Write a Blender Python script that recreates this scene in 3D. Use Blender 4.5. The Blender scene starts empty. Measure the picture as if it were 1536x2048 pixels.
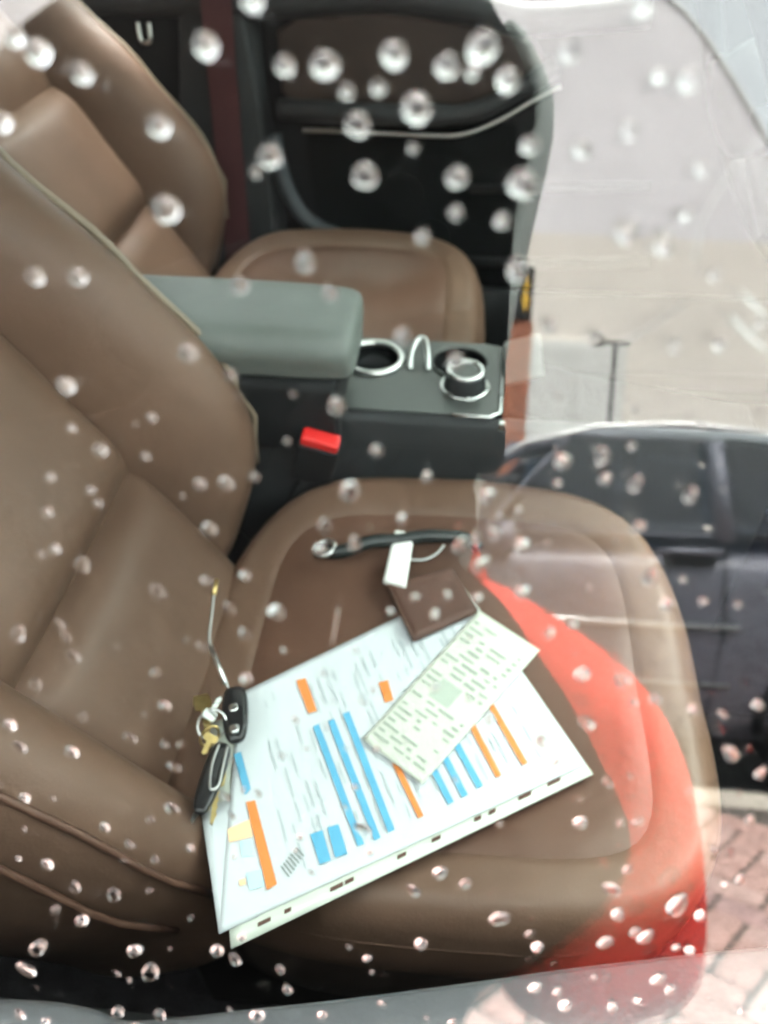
import bpy, bmesh, math, random
from mathutils import Vector, Matrix, noise
R = math.radians
rnd = random.Random(7)
S = bpy.context.scene
COL = S.collection

# ---------------------------------------------------------------- camera, sky, sun, exposure
CAM = Vector((0, 0, 1.16)); PITCH, YAW, ROLL, FPX = R(43), R(5), R(0.5), 1540.0
FWD = Vector((-math.sin(YAW) * math.cos(PITCH), math.cos(YAW) * math.cos(PITCH), -math.sin(PITCH)))
_r = FWD.cross(Vector((0, 0, 1))).normalized(); _u = _r.cross(FWD)
RT = math.cos(ROLL) * _r + math.sin(ROLL) * _u
UP = -math.sin(ROLL) * _r + math.cos(ROLL) * _u
cd = bpy.data.cameras.new('camera'); cam = bpy.data.objects.new('camera', cd); COL.objects.link(cam)
M = Matrix.Identity(4)
for i in range(3):
    M[i][0], M[i][1], M[i][2], M[i][3] = RT[i], UP[i], -FWD[i], CAM[i]
cam.matrix_world = M
cd.sensor_fit = 'VERTICAL'; cd.sensor_height = 24.0; cd.sensor_width = 18.0
cd.lens = FPX / 2048 * 24.0
cd.clip_start = 0.01; cd.clip_end = 400
cd.dof.use_dof = True; cd.dof.focus_distance = 0.36; cd.dof.aperture_fstop = cd.lens / 3.7
S.camera = cam

W = bpy.data.worlds.new('World'); S.world = W; W.use_nodes = True
nt = W.node_tree; nt.nodes.clear()
wo = nt.nodes.new('ShaderNodeOutputWorld'); bg = nt.nodes.new('ShaderNodeBackground')
sky = nt.nodes.new('ShaderNodeTexSky'); sky.sky_type = 'NISHITA'; sky.sun_disc = False
SUN_EL, SUN_AZ = R(67), R(24)          # azimuth from +Y towards +X
sky.sun_elevation = SUN_EL; sky.sun_rotation = SUN_AZ
sky.dust_density = 6.0; sky.air_density = 1.0
hs = nt.nodes.new('ShaderNodeHueSaturation'); hs.inputs['Saturation'].default_value = 0.22
nt.links.new(sky.outputs[0], hs.inputs['Color']); cl = nt.nodes.new('ShaderNodeMix'); cl.data_type = 'RGBA'; cl.inputs[0].default_value = .40      # even cloud layer
cl.inputs[7].default_value = (4.0, 4.25, 4.15, 1)
nt.links.new(hs.outputs[0], cl.inputs[6]); nt.links.new(cl.outputs[2], bg.inputs[0])
bg.inputs[1].default_value = 0.115
nt.links.new(bg.outputs[0], wo.inputs[0])
sl = bpy.data.lights.new('sun', 'SUN'); sl.energy = 0.6; sl.angle = R(30); sl.color = (1, .96, .9)
so = bpy.data.objects.new('sun', sl); COL.objects.link(so)
sd = Vector((math.sin(SUN_AZ) * math.cos(SUN_EL), math.cos(SUN_AZ) * math.cos(SUN_EL), math.sin(SUN_EL)))
so.rotation_euler = (-sd).to_track_quat('-Z', 'Y').to_euler()
S.view_settings.view_transform = 'Standard'; S.view_settings.look = 'None'
S.view_settings.exposure = 4.4; S.view_settings.gamma = 1.0
S.view_settings.use_curve_mapping = False
S.cycles.use_denoising = True
S.cycles.max_bounces = 9; S.cycles.diffuse_bounces = 3; S.cycles.glossy_bounces = 3
S.cycles.use_adaptive_sampling = True; S.cycles.adaptive_threshold = .03
S.cycles.transmission_bounces = 6; S.cycles.transparent_max_bounces = 16
S.cycles.sample_clamp_indirect = 12; S.cycles.caustics_reflective = False; S.cycles.caustics_refractive = False

# ---------------------------------------------------------------- measuring: rays of the photograph
TH, GD = R(20.7), 0.15
GN = Vector((0, -math.cos(TH), math.sin(TH)))      # outward normal of the near side window
G0 = CAM - GN * GD
def ray(px, py): return ((px - 768) / FPX * RT + (1024 - py) / FPX * UP + FWD).normalized()
def onY(px, py, y): d = ray(px, py); return CAM + d * (y / d.y)
def onZ(px, py, z): d = ray(px, py); return CAM + d * ((z - CAM.z) / d.z)
def onG(px, py, off=0.0):
    d = ray(px, py); return CAM + d * ((G0 + GN * off - CAM).dot(GN) / d.dot(GN))
def gy(z, off=0.0):                                # y of the near glass at height z
    return G0.y + (z - G0.z) * math.tan(TH) - off

# ---------------------------------------------------------------- materials
MATS = {}
def mat(name, col, rough=.6, metal=0., var=0., vscale=8., bump=0., bscale=200., spec=.5, coat=0., mottle=None, sheen=0.):
    if name in MATS: return MATS[name]
    m = bpy.data.materials.new(name); m.use_nodes = True
    n = m.node_tree.nodes; L = m.node_tree.links
    b = n['Principled BSDF']
    b.inputs['Base Color'].default_value = (*col, 1); b.inputs['Roughness'].default_value = rough
    b.inputs['Metallic'].default_value = metal; b.inputs['Specular IOR Level'].default_value = spec
    if coat: b.inputs['Coat Weight'].default_value = coat; b.inputs['Coat Roughness'].default_value = .06
    if sheen: b.inputs['Sheen Weight'].default_value = sheen
    tc = n.new('ShaderNodeTexCoord')
    if var or mottle:
        t = n.new('ShaderNodeTexNoise'); t.inputs['Scale'].default_value = vscale; t.inputs['Detail'].default_value = 6
        L.new(tc.outputs['Object'], t.inputs['Vector'])
        r = n.new('ShaderNodeValToRGB')
        c2 = mottle or tuple(c * (1 - var) for c in col); c1 = tuple(min(1, c * (1 + var)) for c in col)
        r.color_ramp.elements[0].position = .33; r.color_ramp.elements[1].position = .68
        r.color_ramp.elements[0].color = (*c2, 1); r.color_ramp.elements[1].color = (*c1, 1)
        L.new(t.outputs['Fac'], r.inputs[0]); L.new(r.outputs[0], b.inputs['Base Color'])
        r2 = n.new('ShaderNodeMapRange'); r2.inputs['To Min'].default_value = max(.03, rough - .08); r2.inputs['To Max'].default_value = rough + .1
        L.new(t.outputs['Fac'], r2.inputs['Value']); L.new(r2.outputs[0], b.inputs['Roughness'])
    if bump:
        t2 = n.new('ShaderNodeTexNoise'); t2.inputs['Scale'].default_value = bscale; t2.inputs['Detail'].default_value = 4
        L.new(tc.outputs['Object'], t2.inputs['Vector'])
        bp = n.new('ShaderNodeBump'); bp.inputs['Strength'].default_value = bump; bp.inputs['Distance'].default_value = .002
        L.new(t2.outputs['Fac'], bp.inputs['Height']); L.new(bp.outputs[0], b.inputs['Normal'])
    MATS[name] = m; return m

def leather(name, col):
    m = mat(name, col, .5, var=.14, vscale=5, spec=.32)
    n = m.node_tree.nodes; L = m.node_tree.links
    tc = n.new('ShaderNodeTexCoord')
    v = n.new('ShaderNodeTexVoronoi'); v.inputs['Scale'].default_value = 420
    w = n.new('ShaderNodeTexNoise'); w.inputs['Scale'].default_value = 14; w.inputs['Detail'].default_value = 3
    L.new(tc.outputs['Object'], v.inputs['Vector']); L.new(tc.outputs['Object'], w.inputs['Vector'])
    b1 = n.new('ShaderNodeBump'); b1.inputs['Strength'].default_value = .12; b1.inputs['Distance'].default_value = .0008
    b2 = n.new('ShaderNodeBump'); b2.inputs['Strength'].default_value = .55; b2.inputs['Distance'].default_value = .006
    L.new(v.outputs['Distance'], b1.inputs['Height']); L.new(w.outputs['Fac'], b2.inputs['Height'])
    L.new(b2.outputs[0], b1.inputs['Normal']); L.new(b1.outputs[0], n['Principled BSDF'].inputs['Normal'])
    return m

def pane_glass(name, tint, f0):
    m = bpy.data.materials.new(name); m.use_nodes = True
    n = m.node_tree.nodes; L = m.node_tree.links; n.clear()
    o = n.new('ShaderNodeOutputMaterial'); mx = n.new('ShaderNodeMixShader')
    t = n.new('ShaderNodeBsdfTransparent'); t.inputs[0].default_value = (*tint, 1)
    g = n.new('ShaderNodeBsdfGlossy'); g.inputs['Roughness'].default_value = 0.0
    lw = n.new('ShaderNodeLayerWeight'); lw.inputs['Blend'].default_value = .5
    pw = n.new('ShaderNodeMath'); pw.operation = 'POWER'; pw.inputs[1].default_value = 5
    ma = n.new('ShaderNodeMath'); ma.operation = 'MULTIPLY_ADD'; ma.inputs[1].default_value = 1 - f0; ma.inputs[2].default_value = f0
    L.new(lw.outputs['Facing'], pw.inputs[0]); L.new(pw.outputs[0], ma.inputs[0]); L.new(ma.outputs[0], mx.inputs[0])
    L.new(t.outputs[0], mx.inputs[1]); L.new(g.outputs[0], mx.inputs[2]); L.new(mx.outputs[0], o.inputs[0])
    MATS[name] = m; return m

def water_mat():
    m = bpy.data.materials.new('rain_water'); m.use_nodes = True
    n = m.node_tree.nodes; L = m.node_tree.links; n.clear()
    o = n.new('ShaderNodeOutputMaterial'); g = n.new('ShaderNodeBsdfGlass')
    g.inputs['IOR'].default_value = 1.333; g.inputs['Roughness'].default_value = 0
    L.new(g.outputs[0], o.inputs[0]); return m

LEA = leather('taupe_leather', (.120, .070, .047))
LEA2 = leather('brown_centre_leather', (.098, .050, .033))
PIPE = mat('beige_piping', (.20, .155, .11), .5, bump=.2)
BLACK = mat('black_plastic', (.010, .011, .012), .62, var=.2, bump=.25, bscale=500, spec=.22)
DARK = mat('charcoal_plastic', (.026, .028, .030), .55, var=.15, bump=.2, bscale=400, spec=.3)
GREYTOP = mat('grey_console_plastic', (.052, .057, .054), .36, var=.08, bump=.15, bscale=500)
ARM = leather('grey_green_leather', (.145, .160, .148))
CARPET = mat('black_carpet', (.010, .010, .011), .95, var=.4, vscale=60, bump=.8, bscale=300, spec=.03)
BROWN = mat('dark_brown_trim', (.04, .024, .018), .5, var=.25, vscale=12, bump=.2)
SILVER = mat('satin_silver', (.62, .63, .62), .28, metal=1., var=.06)
GOLD = mat('worn_brass', (.62, .47, .2), .3, metal=1., var=.15, vscale=90)
RED = mat('red_button', (.62, .02, .018), .35)
BELT = mat('dark_red_belt', (.07, .018, .02), .7, bump=.3, bscale=700)
PAPER = mat('white_paper', (.50, .535, .55), .7, var=.02)
CREAM = mat('cream_plastic_sleeve', (.50, .535, .47), .32, var=.04)
SLIP = mat('greenish_white_slip', (.50, .525, .455), .65, var=.03)
ORANGE = mat('orange_print', (.62, .20, .045), .7)
PALEOR = mat('pale_orange_print', (.80, .52, .30), .7)
BLUE = mat('blue_print', (.09, .33, .50), .7)
PALEBL = mat('pale_blue_print', (.42, .66, .72), .7)
GREYP = mat('grey_print', (.37, .41, .42), .7)
INK = mat('dark_print', (.12, .14, .13), .7)
WALLET = leather('dark_brown_leather', (.085, .042, .03))
HEADL = mat('headliner_fabric', (.30, .29, .27), .9, bump=.3)
PAINT = mat('grey_car_paint', (.10, .10, .11), .3, coat=1., metal=.4)
SLATE = mat('slate_blue_paint', (.095, .10, .125), .5, coat=.25, metal=.3, var=.05)
RUBBER = mat('tyre_rubber', (.015, .015, .015), .85, var=.2, bump=.3)
PLASTER = mat('cream_plaster', (.84, .78, .70), .9, var=.05, vscale=1.2, bump=.25, bscale=30)
LILAC = mat('pale_lilac_plaster', (.84, .81, .82), .9, var=.04, vscale=.9, bump=.25, bscale=30)
WHITEP = mat('white_paint', (.74, .74, .70), .5, var=.04)
METALD = mat('dark_metal', (.09, .09, .085), .5, metal=.5)
TERRA = mat('brick_red_render', (.42, .16, .09), .85, var=.15, vscale=9, bump=.4)
YELL = mat('yellow_sign_paint', (.75, .45, .03), .5)
ASPH = mat('asphalt', (.05, .05, .052), .9, var=.25, vscale=25, bump=.6, bscale=120)
KERB = mat('pale_kerb_stone', (.5, .45, .38), .85, var=.12, vscale=14, bump=.4, bscale=80)
SAND = mat('joint_sand', (.12, .10, .085), .95, var=.25, vscale=30)
JACKET = mat('black_jacket', (.004, .0035, .0035), .95, var=.2, bump=.3, bscale=300, spec=.08)
GHOST = mat('grey_green_ghost', (.30, .34, .315), .8, bump=.3, bscale=300)
JEANS = mat('dark_denim', (.02, .025, .04), .9, var=.2, vscale=20, bump=.3, bscale=500)
BAGRED = mat('red_fabric', (.78, .045, .03), .7, var=.1, vscale=10, bump=.3, bscale=250)
SKIN = mat('skin', (.48, .30, .22), .55)
HAIR = mat('dark_hair', (.02, .014, .01), .5, bump=.5, bscale=120)
PHONEB = mat('black_phone_glass', (.004, .004, .005), .5, spec=.15)
GLASS_N = pane_glass('wet_side_glass', (.93, .95, .935), .058)
GLASS_O = pane_glass('tinted_car_glass', (.42, .445, .425), .05)
GLASS_W = pane_glass('windscreen_glass', (.86, .905, .875), .05)
GLASS_D = pane_glass('dark_car_glass', (.22, .26, .32), .05)
WATER = water_mat()

# ---------------------------------------------------------------- mesh helpers
def obj(name, me, m, parent=None, smooth=True, sub=0, bevel=0.):
    o = bpy.data.objects.new(name, me); COL.objects.link(o)
    if m is not None and not me.materials: me.materials.append(m)
    if parent is not None: o.parent = parent
    if smooth:
        for p in me.polygons: p.use_smooth = True
    if bevel:
        bv = o.modifiers.new('bevel', 'BEVEL'); bv.width = bevel; bv.segments = 2; bv.limit_method = 'ANGLE'
    if sub:
        s = o.modifiers.new('sub', 'SUBSURF'); s.levels = sub; s.render_levels = sub
    return o
def mesh(verts, faces):
    me = bpy.data.meshes.new('m'); me.from_pydata([tuple(v) for v in verts], [], faces); me.update()
    bm = bmesh.new(); bm.from_mesh(me); bmesh.ops.recalc_face_normals(bm, faces=bm.faces); bm.to_mesh(me); bm.free()
    return me
def empty(name, loc=(0, 0, 0), parent=None):
    o = bpy.data.objects.new(name, None); COL.objects.link(o); o.location = loc; o.empty_display_size = .05
    if parent is not None: o.parent = parent
    return o
def tag(o, label, cat=None, group=None, kind=None):
    if label: o['label'] = label
    if cat: o['category'] = cat
    if group: o['group'] = group
    if kind: o['kind'] = kind
    return o
def loft(rings, cap=True, closed=True):
    n = len(rings[0]); V = [p for r in rings for p in r]; F = []
    for i in range(len(rings) - 1):
        for j in range(n if closed else n - 1):
            k = (j + 1) % n
            F.append((i * n + j, i * n + k, (i + 1) * n + k, (i + 1) * n + j))
    if cap and closed:
        F.append(tuple(range(n))[::-1]); F.append(tuple((len(rings) - 1) * n + j for j in range(n)))
    return mesh(V, F)
def tube(pts, rad, seg=8):
    pts = [Vector(p) for p in pts]; rings = []
    rs = rad if isinstance(rad, (list, tuple)) else [rad] * len(pts)
    ref = Vector((0, 0, 1))
    t0 = (pts[1] - pts[0]).normalized()
    if abs(t0.dot(ref)) > .95: ref = Vector((1, 0, 0))
    a = t0.cross(ref).normalized()
    for i, p in enumerate(pts):
        t = (pts[min(i + 1, len(pts) - 1)] - pts[max(i - 1, 0)]).normalized()
        a = (a - t * a.dot(t)).normalized(); b = t.cross(a)
        rings.append([p + rs[i] * (math.cos(2 * math.pi * k / seg) * a + math.sin(2 * math.pi * k / seg) * b) for k in range(seg)])
    return loft(rings)
def smooth_path(pts, n=6):
    P = [Vector(p) for p in pts]; out = []
    for i in range(len(P) - 1):
        p0, p1, p2, p3 = P[max(i - 1, 0)], P[i], P[i + 1], P[min(i + 2, len(P) - 1)]
        for k in range(n):
            t = k / n
            out.append(.5 * ((2 * p1) + (p2 - p0) * t + (2 * p0 - 5 * p1 + 4 * p2 - p3) * t * t + (3 * p1 - p0 - 3 * p2 + p3) * t ** 3))
    out.append(P[-1]); return out
def box(x0, x1, y0, y1, z0, z1):
    V = [(x, y, z) for x in (x0, x1) for y in (y0, y1) for z in (z0, z1)]
    return mesh(V, [(0, 1, 3, 2), (4, 6, 7, 5), (0, 4, 5, 1), (2, 3, 7, 6), (0, 2, 6, 4), (1, 5, 7, 3)])
def prism(poly, axis, lo, hi):
    """polygon (2-D) extruded along an axis; poly coords are the remaining axes in x,y,z order"""
    def mk(p, v):
        if axis == 'x': return (v, p[0], p[1])
        if axis == 'y': return (p[0], v, p[1])
        return (p[0], p[1], v)
    n = len(poly)
    return mesh([mk(p, lo) for p in poly] + [mk(p, hi) for p in poly],
                [tuple(range(n)), tuple(range(n, 2 * n))[::-1]] + [(i, (i + 1) % n, n + (i + 1) % n, n + i) for i in range(n)])
def slab(quad, thick):
    """four 3-D corners thickened along their normal"""
    q = [Vector(p) for p in quad]; nn = (q[1] - q[0]).cross(q[-1] - q[0]).normalized() * thick
    k = len(q)
    return mesh(q + [p + nn for p in q], [tuple(range(k)), tuple(range(k, 2 * k))[::-1]] + [(i, (i + 1) % k, k + (i + 1) % k, k + i) for i in range(k)])
def ring_pts(c, r, ax1, ax2, n=24, ph=0.):
    c = Vector(c); return [c + r * (math.cos(ph + 2 * math.pi * k / n) * Vector(ax1) + math.sin(ph + 2 * math.pi * k / n) * Vector(ax2)) for k in range(n)]
def torus(c, R0, r, ax1, ax2, n=32, s=8):
    c = Vector(c); a1, a2 = Vector(ax1), Vector(ax2); a3 = a1.cross(a2).normalized(); V = []; F = []
    for i in range(n):
        d = math.cos(2 * math.pi * i / n) * a1 + math.sin(2 * math.pi * i / n) * a2
        for j in range(s):
            V.append(c + d * (R0 + r * math.cos(2 * math.pi * j / s)) + a3 * (r * math.sin(2 * math.pi * j / s)))
    for i in range(n):
        for j in range(s):
            F.append((i * s + j, ((i + 1) % n) * s + j, ((i + 1) % n) * s + (j + 1) % s, i * s + (j + 1) % s))
    return mesh(V, F)
def interp(tab, x):
    if x <= tab[0][0]: return tab[0][1]
    for (a, b), (c, d) in zip(tab, tab[1:]):
        if x <= c:
            t = (x - a) / (c - a); t = t * t * (3 - 2 * t); return b + (d - b) * t
    return tab[-1][1]
def sstep(a, b, x):
    t = max(0., min(1., (x - a) / (b - a))); return t * t * (3 - 2 * t)
def copy_tree(o, parent=None):
    c = o.copy(); COL.objects.link(c); c.parent = parent
    for ch in list(o.children): copy_tree(ch, c)
    return c

# ================================================================ THE SETTING (ground, kerb, road)
YK = -2.62
g = obj('ground', mesh([(-60, YK + .06, -.012), (60, YK + .06, -.012), (60, 60, -.012), (-60, 60, -.012)], [(0, 1, 2, 3)]), SAND, smooth=False)
tag(g, None, kind='structure')
pv = empty('pavement'); tag(pv, None, kind='structure')
PM = []
for k, c in enumerate([(.46, .29, .25), (.50, .34, .30), (.40, .26, .24), (.54, .40, .36)]):
    PM.append(mat('pink_brick_%d' % k, c, .75, var=.18, vscale=22, bump=.5, bscale=160))
pav_me = []
for k in range(4):
    bm = bmesh.new(); bmesh.ops.create_cube(bm, size=1)
    bmesh.ops.scale(bm, vec=(.188, .088, .05), verts=bm.verts)
    bmesh.ops.bevel(bm, geom=list(bm.edges), offset=.008, segments=1, affect='EDGES')
    me = bpy.data.meshes.new('paver'); bm.to_mesh(me); bm.free(); me.materials.append(PM[k]); pav_me.append(me)
ang = R(38); ca, sa = math.cos(ang), math.sin(ang); cells = []
for a in range(-30, 31):
    for b in range(-16, 17):
        # herringbone lattice: step (1,1) along the chevron, (4,0)/2 across
        ox, oy = a + 2 * b, a - 2 * b
        cells.append((ox + 1.0, oy + .5, 0)); cells.append((ox + 2.5 - 2.0, oy + 2.0, 1))
pts = []
for cx, cy, v in set(cells):
    x, y = cx * .1, cy * .1
    X, Y = x * ca - y * sa + .9, x * sa + y * ca - 1.6
    if Y > YK + .16 and -1.5 < X < 3 and Y < -.05: pts.append((abs(X - .95) + abs(Y + 1.7), X, Y, v))
pts.sort()
for _, X, Y, v in pts[:290]:
    o = bpy.data.objects.new('paver', pav_me[rnd.choice((0, 0, 1, 1, 2, 3))]); COL.objects.link(o); o.parent = pv
    o.location = (X, Y, -.025 + rnd.uniform(-.0015, .0015)); o.rotation_euler = (rnd.uniform(-.01, .01), rnd.uniform(-.01, .01), ang + (R(90) if v else 0))
rest = bmesh.new()
for _, X, Y, v in pts[290:]:
    mtx = Matrix.Translation((X, Y, -.025)) @ Matrix.Rotation(ang + (R(90) if v else 0), 4, 'Z')
    me = pav_me[0]; base = [rest.verts.new(mtx @ vv.co) for vv in me.vertices]
    for p in me.polygons: rest.faces.new([base[i] for i in p.vertices])
me = bpy.data.meshes.new('far_pavers'); rest.to_mesh(me); rest.free()
o = obj('far_pavers', me, PM[1], pv, smooth=False); o['kind'] = 'stuff'
kb = empty('kerb'); tag(kb, None, kind='structure')
kme = box(-.49, .49, -.07, .07, -.2, .004); kme.materials.append(KERB)
for i in range(-6, 9):
    o = bpy.data.objects.new('kerb_stone', kme); COL.objects.link(o); o.parent = kb; o.location = (i * .99, YK, rnd.uniform(-.003, .003))
    bv = o.modifiers.new('b', 'BEVEL'); bv.width = .012; bv.segments = 2
rd = obj('road', mesh([(-60, -60, -.12), (60, -60, -.12), (60, YK + .02, -.12), (-60, YK + .02, -.12)], [(0, 1, 2, 3)]), ASPH, smooth=False); tag(rd, None, kind='structure')

# ================================================================ THE CAR WE LOOK INTO
car = empty('car', (0.2, .70, 0)); CARI = Matrix.Translation((-.2, -.70, 0))
tag(car, 'car with tan leather seats and grey console, seen through its wet side window', 'car')
def cpart(name, me, m, parent=None, **k):
    """a part of the car, built in world coordinates"""
    p = parent or car
    o = obj(name, me, m, p, **k)
    if p is car: o.matrix_parent_inverse = CARI
    return o

# --- seats (prototype at the near position)
SX, SY = .015, .395; SA, SB = .228, .243; SZ = .594
SBN = .212                                   # the near side is narrower
def sb(s): return SB if s > 0 else SBN
def seat_r(x, y): return (abs((x - SX) / SA) ** 3.2 + abs((y - SY) / sb(y - SY)) ** 3.2) ** (1 / 3.2)
def rim_h(dx, dy):
    L = math.hypot(dx / SA, dy / SB) + 1e-9; c, s = dx / SA / L, dy / SB / L
    h = .044 * max(0, s) ** .8 + .020 * max(0, -s) ** .8
    h += max(0, c) ** 1.2 * (.022 - .4 * h)
    return h * sstep(-1.0, -.45, c)
def seat_h(x, y, r=None):
    dx, dy = x - SX, y - SY; r = seat_r(x, y) if r is None else r
    h = SZ + rim_h(dx, dy) * sstep(.3, .95, r)
    h += .007 * (1 - min(1, r / .72) ** 2)
    h -= .0035 * math.exp(-((r - .73) / .012) ** 2)
    h += .0035 * noise.noise(Vector((x * 11, y * 11, 3)))
    if r > .86:
        t = min(1, (r - .86) / .14); h -= .045 * (1 - math.sqrt(max(0, 1 - t * t)))
    return h
def cushion_mesh(r0, r1, nr, skirt):
    na = 96; rings = []
    for i in range(nr + 1):
        r = r0 + (r1 - r0) * i / nr; ring = []
        for k in range(na):
            a = 2 * math.pi * k / na; c, s = math.cos(a), math.sin(a)
            e = 3.2 + 9 * max(0, 1 - r); q = r / ((abs(c) ** e + abs(s) ** e) ** (1 / e))
            x, y = SX + SA * q * c, SY + sb(s) * q * s
            ring.append(Vector((x, y, seat_h(x, y, r))))
        rings.append(ring)
    if skirt:
        last = rings[-1]
        for dz, sc in (((-.012, 1.008), (-.03, 1.010), (-.04, 1.0)) if skirt == 1 else ((-.03, 1.002), (-.08, 1.0), (-.14, .97), (-.17, .93))):
            rings.append([Vector((SX + (p.x - SX) * sc, SY + (p.y - SY) * sc, p.z + dz)) for p in last])
        if skirt == 2: rings = rings[nr + 1:]
    me = loft(rings, cap=False)
    if not skirt:
        bm = bmesh.new(); bm.from_mesh(me); bm.verts.ensure_lookup_table(); bm.faces.new([bm.verts[k] for k in range(na)]); bmesh.ops.recalc_face_normals(bm, faces=bm.faces); bm.to_mesh(me); bm.free()
    return me
def seat_ring_path(r, up=.0, a0=0, a1=360, n=80):
    P = []
    for k in range(n + 1):
        a = R(a0 + (a1 - a0) * k / n); c, s = math.cos(a), math.sin(a)
        q = r / ((abs(c) ** 3.2 + abs(s) ** 3.2) ** (1 / 3.2))
        x, y = SX + SA * q * c, SY + sb(s) * q * s
        P.append((x, y, seat_h(x, y) + up))
    return P
BX, BZ, BA = -.205, .60, R(32); BY = .40
BU = Vector((-math.sin(BA), 0, math.cos(BA))); BN = Vector((math.cos(BA), 0, math.sin(BA)))
def bk(u, y, n): return Vector((BX, BY, BZ)) + BU * u + Vector((0, y, 0)) + BN * n
NB_FAR = [(-.15, -.14), (-.07, -.075), (-.02, -.015), (.03, .045), (.084, .088), (.15, .102), (.27, .086), (.38, .06), (.5, .034), (.62, .01)]
NB_NEAR = [(-.08, .055), (0, .078), (.06, .078), (.17, .062), (.3, .05), (.42, .04), (.62, .01)]
def bolster(tab, sgn):
    rings = []
    for i in range(15):
        u = -.15 + .78 * i / 14; nb = interp(tab, u)
        f = 1.0 - .12 * sstep(.4, .62, u) - .10 * sstep(.03, -.09, u)
        e = 1.0 if 0 < i < 14 else .55
        prof = [(.118, -.05), (.124, -.012), (.138, nb * .45), (.160, nb * .86), (.188, nb), (.214, nb * .86), (.232, nb * .42), (.242, -.03), (.246, -.10), (.236, -.165), (.13, -.165)]
        off = min(0., nb)
        rings.append([bk(u, sgn * y * f, n * e if n > 0 else (n if nb > 0 else n + off if abs(n) < .09 and n in (-.05, -.012, -.03) else min(n, off - .01))) for y, n in prof])
    return loft(rings)
def pad(u0, u1, bulge, w=.136):
    nu, ny = 10, 16; top = []
    V = []; F = []
    for i in range(nu + 1):
        for j in range(ny + 1):
            s = i / nu * 2 - 1; t = j / ny * 2 - 1
            ed = (1 - abs(s) ** 6) * (1 - abs(t) ** 8)
            n = -.016 + (.016 + bulge * (1 - t * t * .6)) * max(0, ed) ** .45
            uu = u0 + (u1 - u0) * i / nu
            n += .003 * noise.noise(Vector((uu * 9, t * 2.4, 1.7)))
            V.append(bk(uu, t * w, n))
    for i in range(nu):
        for j in range(ny):
            a = i * (ny + 1) + j; F.append((a, a + 1, a + ny + 2, a + ny + 1))
    return mesh(V, F)
def make_seat(label):
    s = empty('front_seat', (-.2, .395 - .70, .40), car); s.location = (-.2 - 0., -.305, .40); s['label'] = label
    inv = Matrix.Translation((-0.0, -.395, -.40))
    def sp(name, me, m, **k):
        o = obj(name, me, m, s, **k); o.matrix_parent_inverse = inv; return o
    sp('cushion', cushion_mesh(.02, .735, 16, False), LEA2)
    sp('cushion_bolster', cushion_mesh(.725, 1.0, 14, 1), LEA)
    sp('shaded_cushion_side', cushion_mesh(.725, 1.0, 14, 2), BROWN)  # lower leather side of the cushion, its shade put into a darker brown
    sp('backrest_bolster', bolster(NB_FAR, 1), LEA, sub=2)
    sp('backrest_bolster', bolster(NB_NEAR, -1), LEA, sub=2)
    for u0, u1, b in ((-.06, .125, .008), (.125, .315, .014), (.315, .63, .008)):
        sp('backrest_panel', pad(u0, u1, b), LEA, sub=1)
    sp('backrest_shell', loft([[bk(u, y, n) for y, n in ((-.2, -.02), (.2, -.02), (.21, -.115), (-.21, -.115))] for u in (-.08, .1, .4, .63)]), BLACK, bevel=.02)
    for tab, sg in ((NB_FAR, 1), (NB_NEAR, -1)):
        for yy, kk in ((.2135, .86), (.2345, .34)):
            P = []
            for i in range(24):
                u = (.03 if sg > 0 else -.05) + (.56 if sg > 0 else .64) * i / 23; f = 1.0 - .12 * sstep(.4, .62, u) - .10 * sstep(.03, -.09, u)
                P.append(bk(u, sg * yy * f, interp(tab, u) * kk - .0008))
            sp('piping', tube(P, .0036 if sg > 0 else .0026, 6), PIPE if sg > 0 else LEA2)
    sp('seam_piping', tube(seat_ring_path(.985, -.012, -150, 150), .0025, 6), LEA)
    # headrest and its posts
    rings = []
    for i, (u, w, t) in enumerate(((.66, .07, .03), (.69, .115, .05), (.76, .125, .055), (.83, .115, .05), (.86, .08, .03))):
        rings.append([bk(u, w * math.copysign(abs(math.cos(a)) ** .6, math.cos(a)), -.04 + t * math.copysign(abs(math.sin(a)) ** .6, math.sin(a))) for a in [2 * math.pi * k / 16 for k in range(16)]])
    sp('headrest', loft(rings), LEA, sub=1)
    for yy in (-.05, .05): sp('headrest_post', tube([bk(.60, yy, -.05), bk(.70, yy, -.04)], .006), SILVER)
    sp('seat_rail', box(-.2, .2, .22, .26, .24, .42), BLACK, smooth=False, bevel=.01)
    sp('seat_rail', box(-.2, .2, .53, .57, .24, .42), BLACK, smooth=False, bevel=.01)
    return s
seat1 = make_seat('near tan leather front seat with papers on its cushion')
seat1.location = (-.2, -.305, .40)
# the seat's own origin sits at world (0,.395,.40)
seat2 = copy_tree(seat1, car); seat2['label'] = 'far tan leather front seat beyond the centre console'
seat2.location = (-.2 - .185, -.305 + .62, .40)
for s_ in (seat1, seat2):
    for ch in s_.children: ch.matrix_parent_inverse = Matrix.Translation((0, -.395, -.40))

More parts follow.
